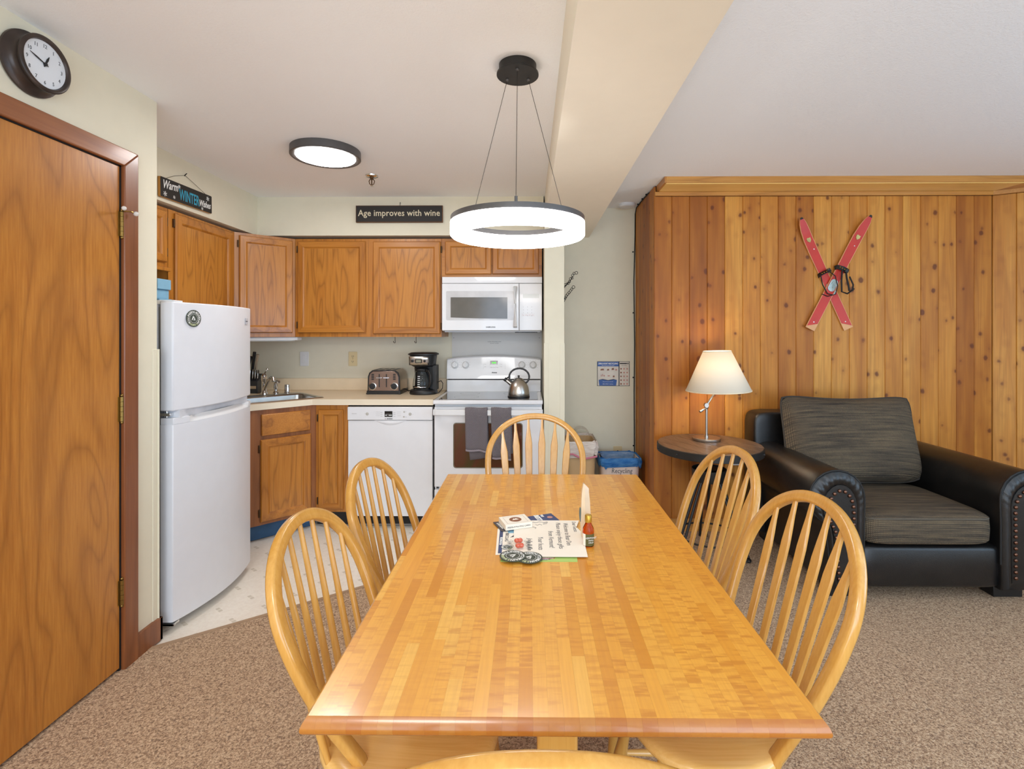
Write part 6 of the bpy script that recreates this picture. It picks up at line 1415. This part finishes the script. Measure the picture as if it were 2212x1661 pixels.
def arm(side):
    # outline of the rolled arm in (s, z), s = distance outward from the inner face; drawn as seen from the front
    def P(s_, z): return (AC + side * (0.348 + s_), z)
    cxr, czr, R = 0.137, 0.535, 0.140
    pts = [(0.002, 0.065), (0.0, 0.20), (0.0, 0.40), (-0.003, 0.50)]
    for k in range(0, 15):
        a = radians(178 - k * 16.5); pts.append((cxr + R * cos(a), czr + R * sin(a)))
    pts += [(0.205, 0.415), (0.190, 0.36), (0.178, 0.25), (0.165, 0.12), (0.160, 0.065)]
    ring = [P(*q) for q in pts]
    def at(f, y, s0=0.11, z0=0.38):
        c0 = P(s0, z0); return [(c0[0] + (x - c0[0]) * f, y, c0[1] + (z - c0[1]) * f) for x, z in ring]
    a_ = obj('arm', MB().loft([at(0.93, 2.592), at(0.985, 2.596), at(1.0, 2.606), at(1.0, 2.72), at(0.995, 3.0), at(0.99, 3.40)]), M['leather'], ac, smooth=50, bevel=0)
    obj('arm_piping', MB().tube([(x, 2.600, z) for x, _, z in at(1.005, 0)][1:-1], 0.0055, 8), M['black_rubber'], a_, smooth=60)
    # gathered band around the front panel
    def offs(f, y):
        c0 = P(0.112, 0.30); return [(c0[0] + (x - c0[0]) * f, y, c0[1] + (z - c0[1]) * (1 - (1 - f) * 0.48)) for x, z in ring]
    o1, o2 = offs(0.97, 2.594), offs(0.60, 2.594)
    band = MB(); nb = len(ring)
    import bisect
    def interp(poly, t):
        k = t * (len(poly) - 1); i = min(int(k), len(poly) - 2); f = k - i; A_, B_ = poly[i], poly[i + 1]; return tuple(A_[j] + (B_[j] - A_[j]) * f for j in range(3))
    def bf(u, v):
        p, q = interp(o1, u), interp(o2, u); top = max(0, sin(pi * u)) ** 2
        y = 2.592 - 0.014 * sin(pi * v) - 0.0022 * top * sin(u * 150) * sin(pi * v)
        return (p[0] + (q[0] - p[0]) * v, y, p[2] + (q[2] - p[2]) * v)
    obj('gathered_band', MB().grid(bf, 180, 8), M['leather'], a_, smooth=70)
    pan = offs(0.62, 2.5885)
    fp_ = obj('front_panel', MB().loft([[(x, y + 0.006, z) for x, y, z in pan], pan, [(p[0] * 0.97 + 0.03 * P(0.112, 0)[0], p[1] - 0.003, p[2]) for p in pan]]), M['leather'], a_, smooth=30)
    nl = MB(); ipan = offs(0.46, 2.5835)
    L_ = [0]
    for q, w in zip(ipan[:-1], ipan[1:]): L_.append(L_[-1] + (Vector(w) - Vector(q)).length)
    step = 0.0300; s__ = 0.01
    while s__ < L_[-1]:
        i = max(0, min(len(L_) - 2, bisect.bisect(L_, s__) - 1)); f = (s__ - L_[i]) / max(1e-6, (L_[i + 1] - L_[i])); q = Vector(ipan[i]).lerp(Vector(ipan[i + 1]), f)
        nl.ball(q, 0.0098, 10, 6, sc=(1, 0.8, 1)); s__ += step
    no = obj('nailheads', nl, plain('antique_nail_%d' % (side + 1), S(120, 86, 70), 0.25, 0.9), a_); no['kind'] = 'stuff'
arm(-1); arm(1)
obj('base_rail', soft_box(AC - 0.372, AC + 0.392, 2.604, 3.36, 0.064, 0.290, p=12), M['leather'], ac, smooth=60)
obj('back_frame', soft_box(AC - 0.580, AC + 0.330, 3.33, 3.505, 0.06, 0.862, p=14), M['leather'], ac, smooth=60)
for x in (AC - 0.50, AC + 0.362):
    for y in (2.655, 3.36): obj('foot', MB().box(x, x + 0.15, y, y + 0.08, 0.004, 0.067), M['black'], ac, bevel=0.003)
cu = obj('seat_cushion', soft_box(AC - 0.350, AC + 0.342, 2.588, 3.20, 0.285, 0.452, p=7, crown=0.018), M['tweed'], ac, smooth=70)
sp_ = []
for i in range(64):
    a = 2 * pi * i / 64; c_, s__ = cos(a), sin(a); x = math.copysign(abs(c_) ** (2 / 7), c_); y = math.copysign(abs(s__) ** (2 / 7), s__)
    sp_.append((AC - 0.004 + x * 0.341, 2.894 + y * 0.301, 0.428 + 0.003 * sin(a * 3)))
obj('seam', MB().tube(sp_, 0.004, 6, closed=True), plain('seam_cord', S(96, 88, 76), 0.9), cu, smooth=60)
# back pillow leaning on the frame
def pillow():
    nx, nz = 24, 18; W2, H2, D = 0.415, 0.268, 0.105
    front_, back_ = [], []
    def prof(u, v):
        a = max(0.0, 1 - abs(u) ** 3.6) ** 0.42; b = max(0.0, 1 - abs(v) ** 3.6) ** 0.42; return a * b
    def pos(u, v, sgn):
        sag = 0.022 * (1 - u * u) * max(0, v) ** 3
        x = W2 * u * (1 - 0.030 * (1 - v * v) - 0.055 * abs(v) ** 7); z = H2 * v * (1 - 0.085 * abs(u) ** 7) - sag - 0.008 * (1 - u * u) * (1 if v > 0 else 0)
        y = -sgn * D * prof(u, v) * (1.05 - 0.25 * v)
        if v > 0.4: y += sgn * 0.006 * sin(u * 14) * (v - 0.4) * 1.5 * prof(u, v) ** 0.5
        return (x, y, z)
    m = MB(); T = Matrix.Translation((AC - 0.060, 3.175, 0.728)) @ Matrix.Rotation(radians(-13), 4, 'X') @ Matrix.Rotation(radians(0.6), 4, 'Y')
    m.grid(lambda a, b: pos(a * 2 - 1, b * 2 - 1, 1), nx, nz, T).grid(lambda a, b: pos(a * 2 - 1, b * 2 - 1, -1), nx, nz, T)
    per = [(-1 + 2 * i / 24, -1) for i in range(24)] + [(1, -1 + 2 * i / 18) for i in range(18)] + [(1 - 2 * i / 24, 1) for i in range(24)] + [(-1, 1 - 2 * i / 18) for i in range(18)]
    return m, [T @ Vector(pos(u, v, 1)) for u, v in per]
pm_, per = pillow()
po_ = obj('back_cushion', pm_, M['tweed'], ac, smooth=80)
obj('piping', MB().tube(per, 0.0055, 6, closed=True), plain('piping_cord', S(64, 58, 52), 0.9), po_, smooth=60)
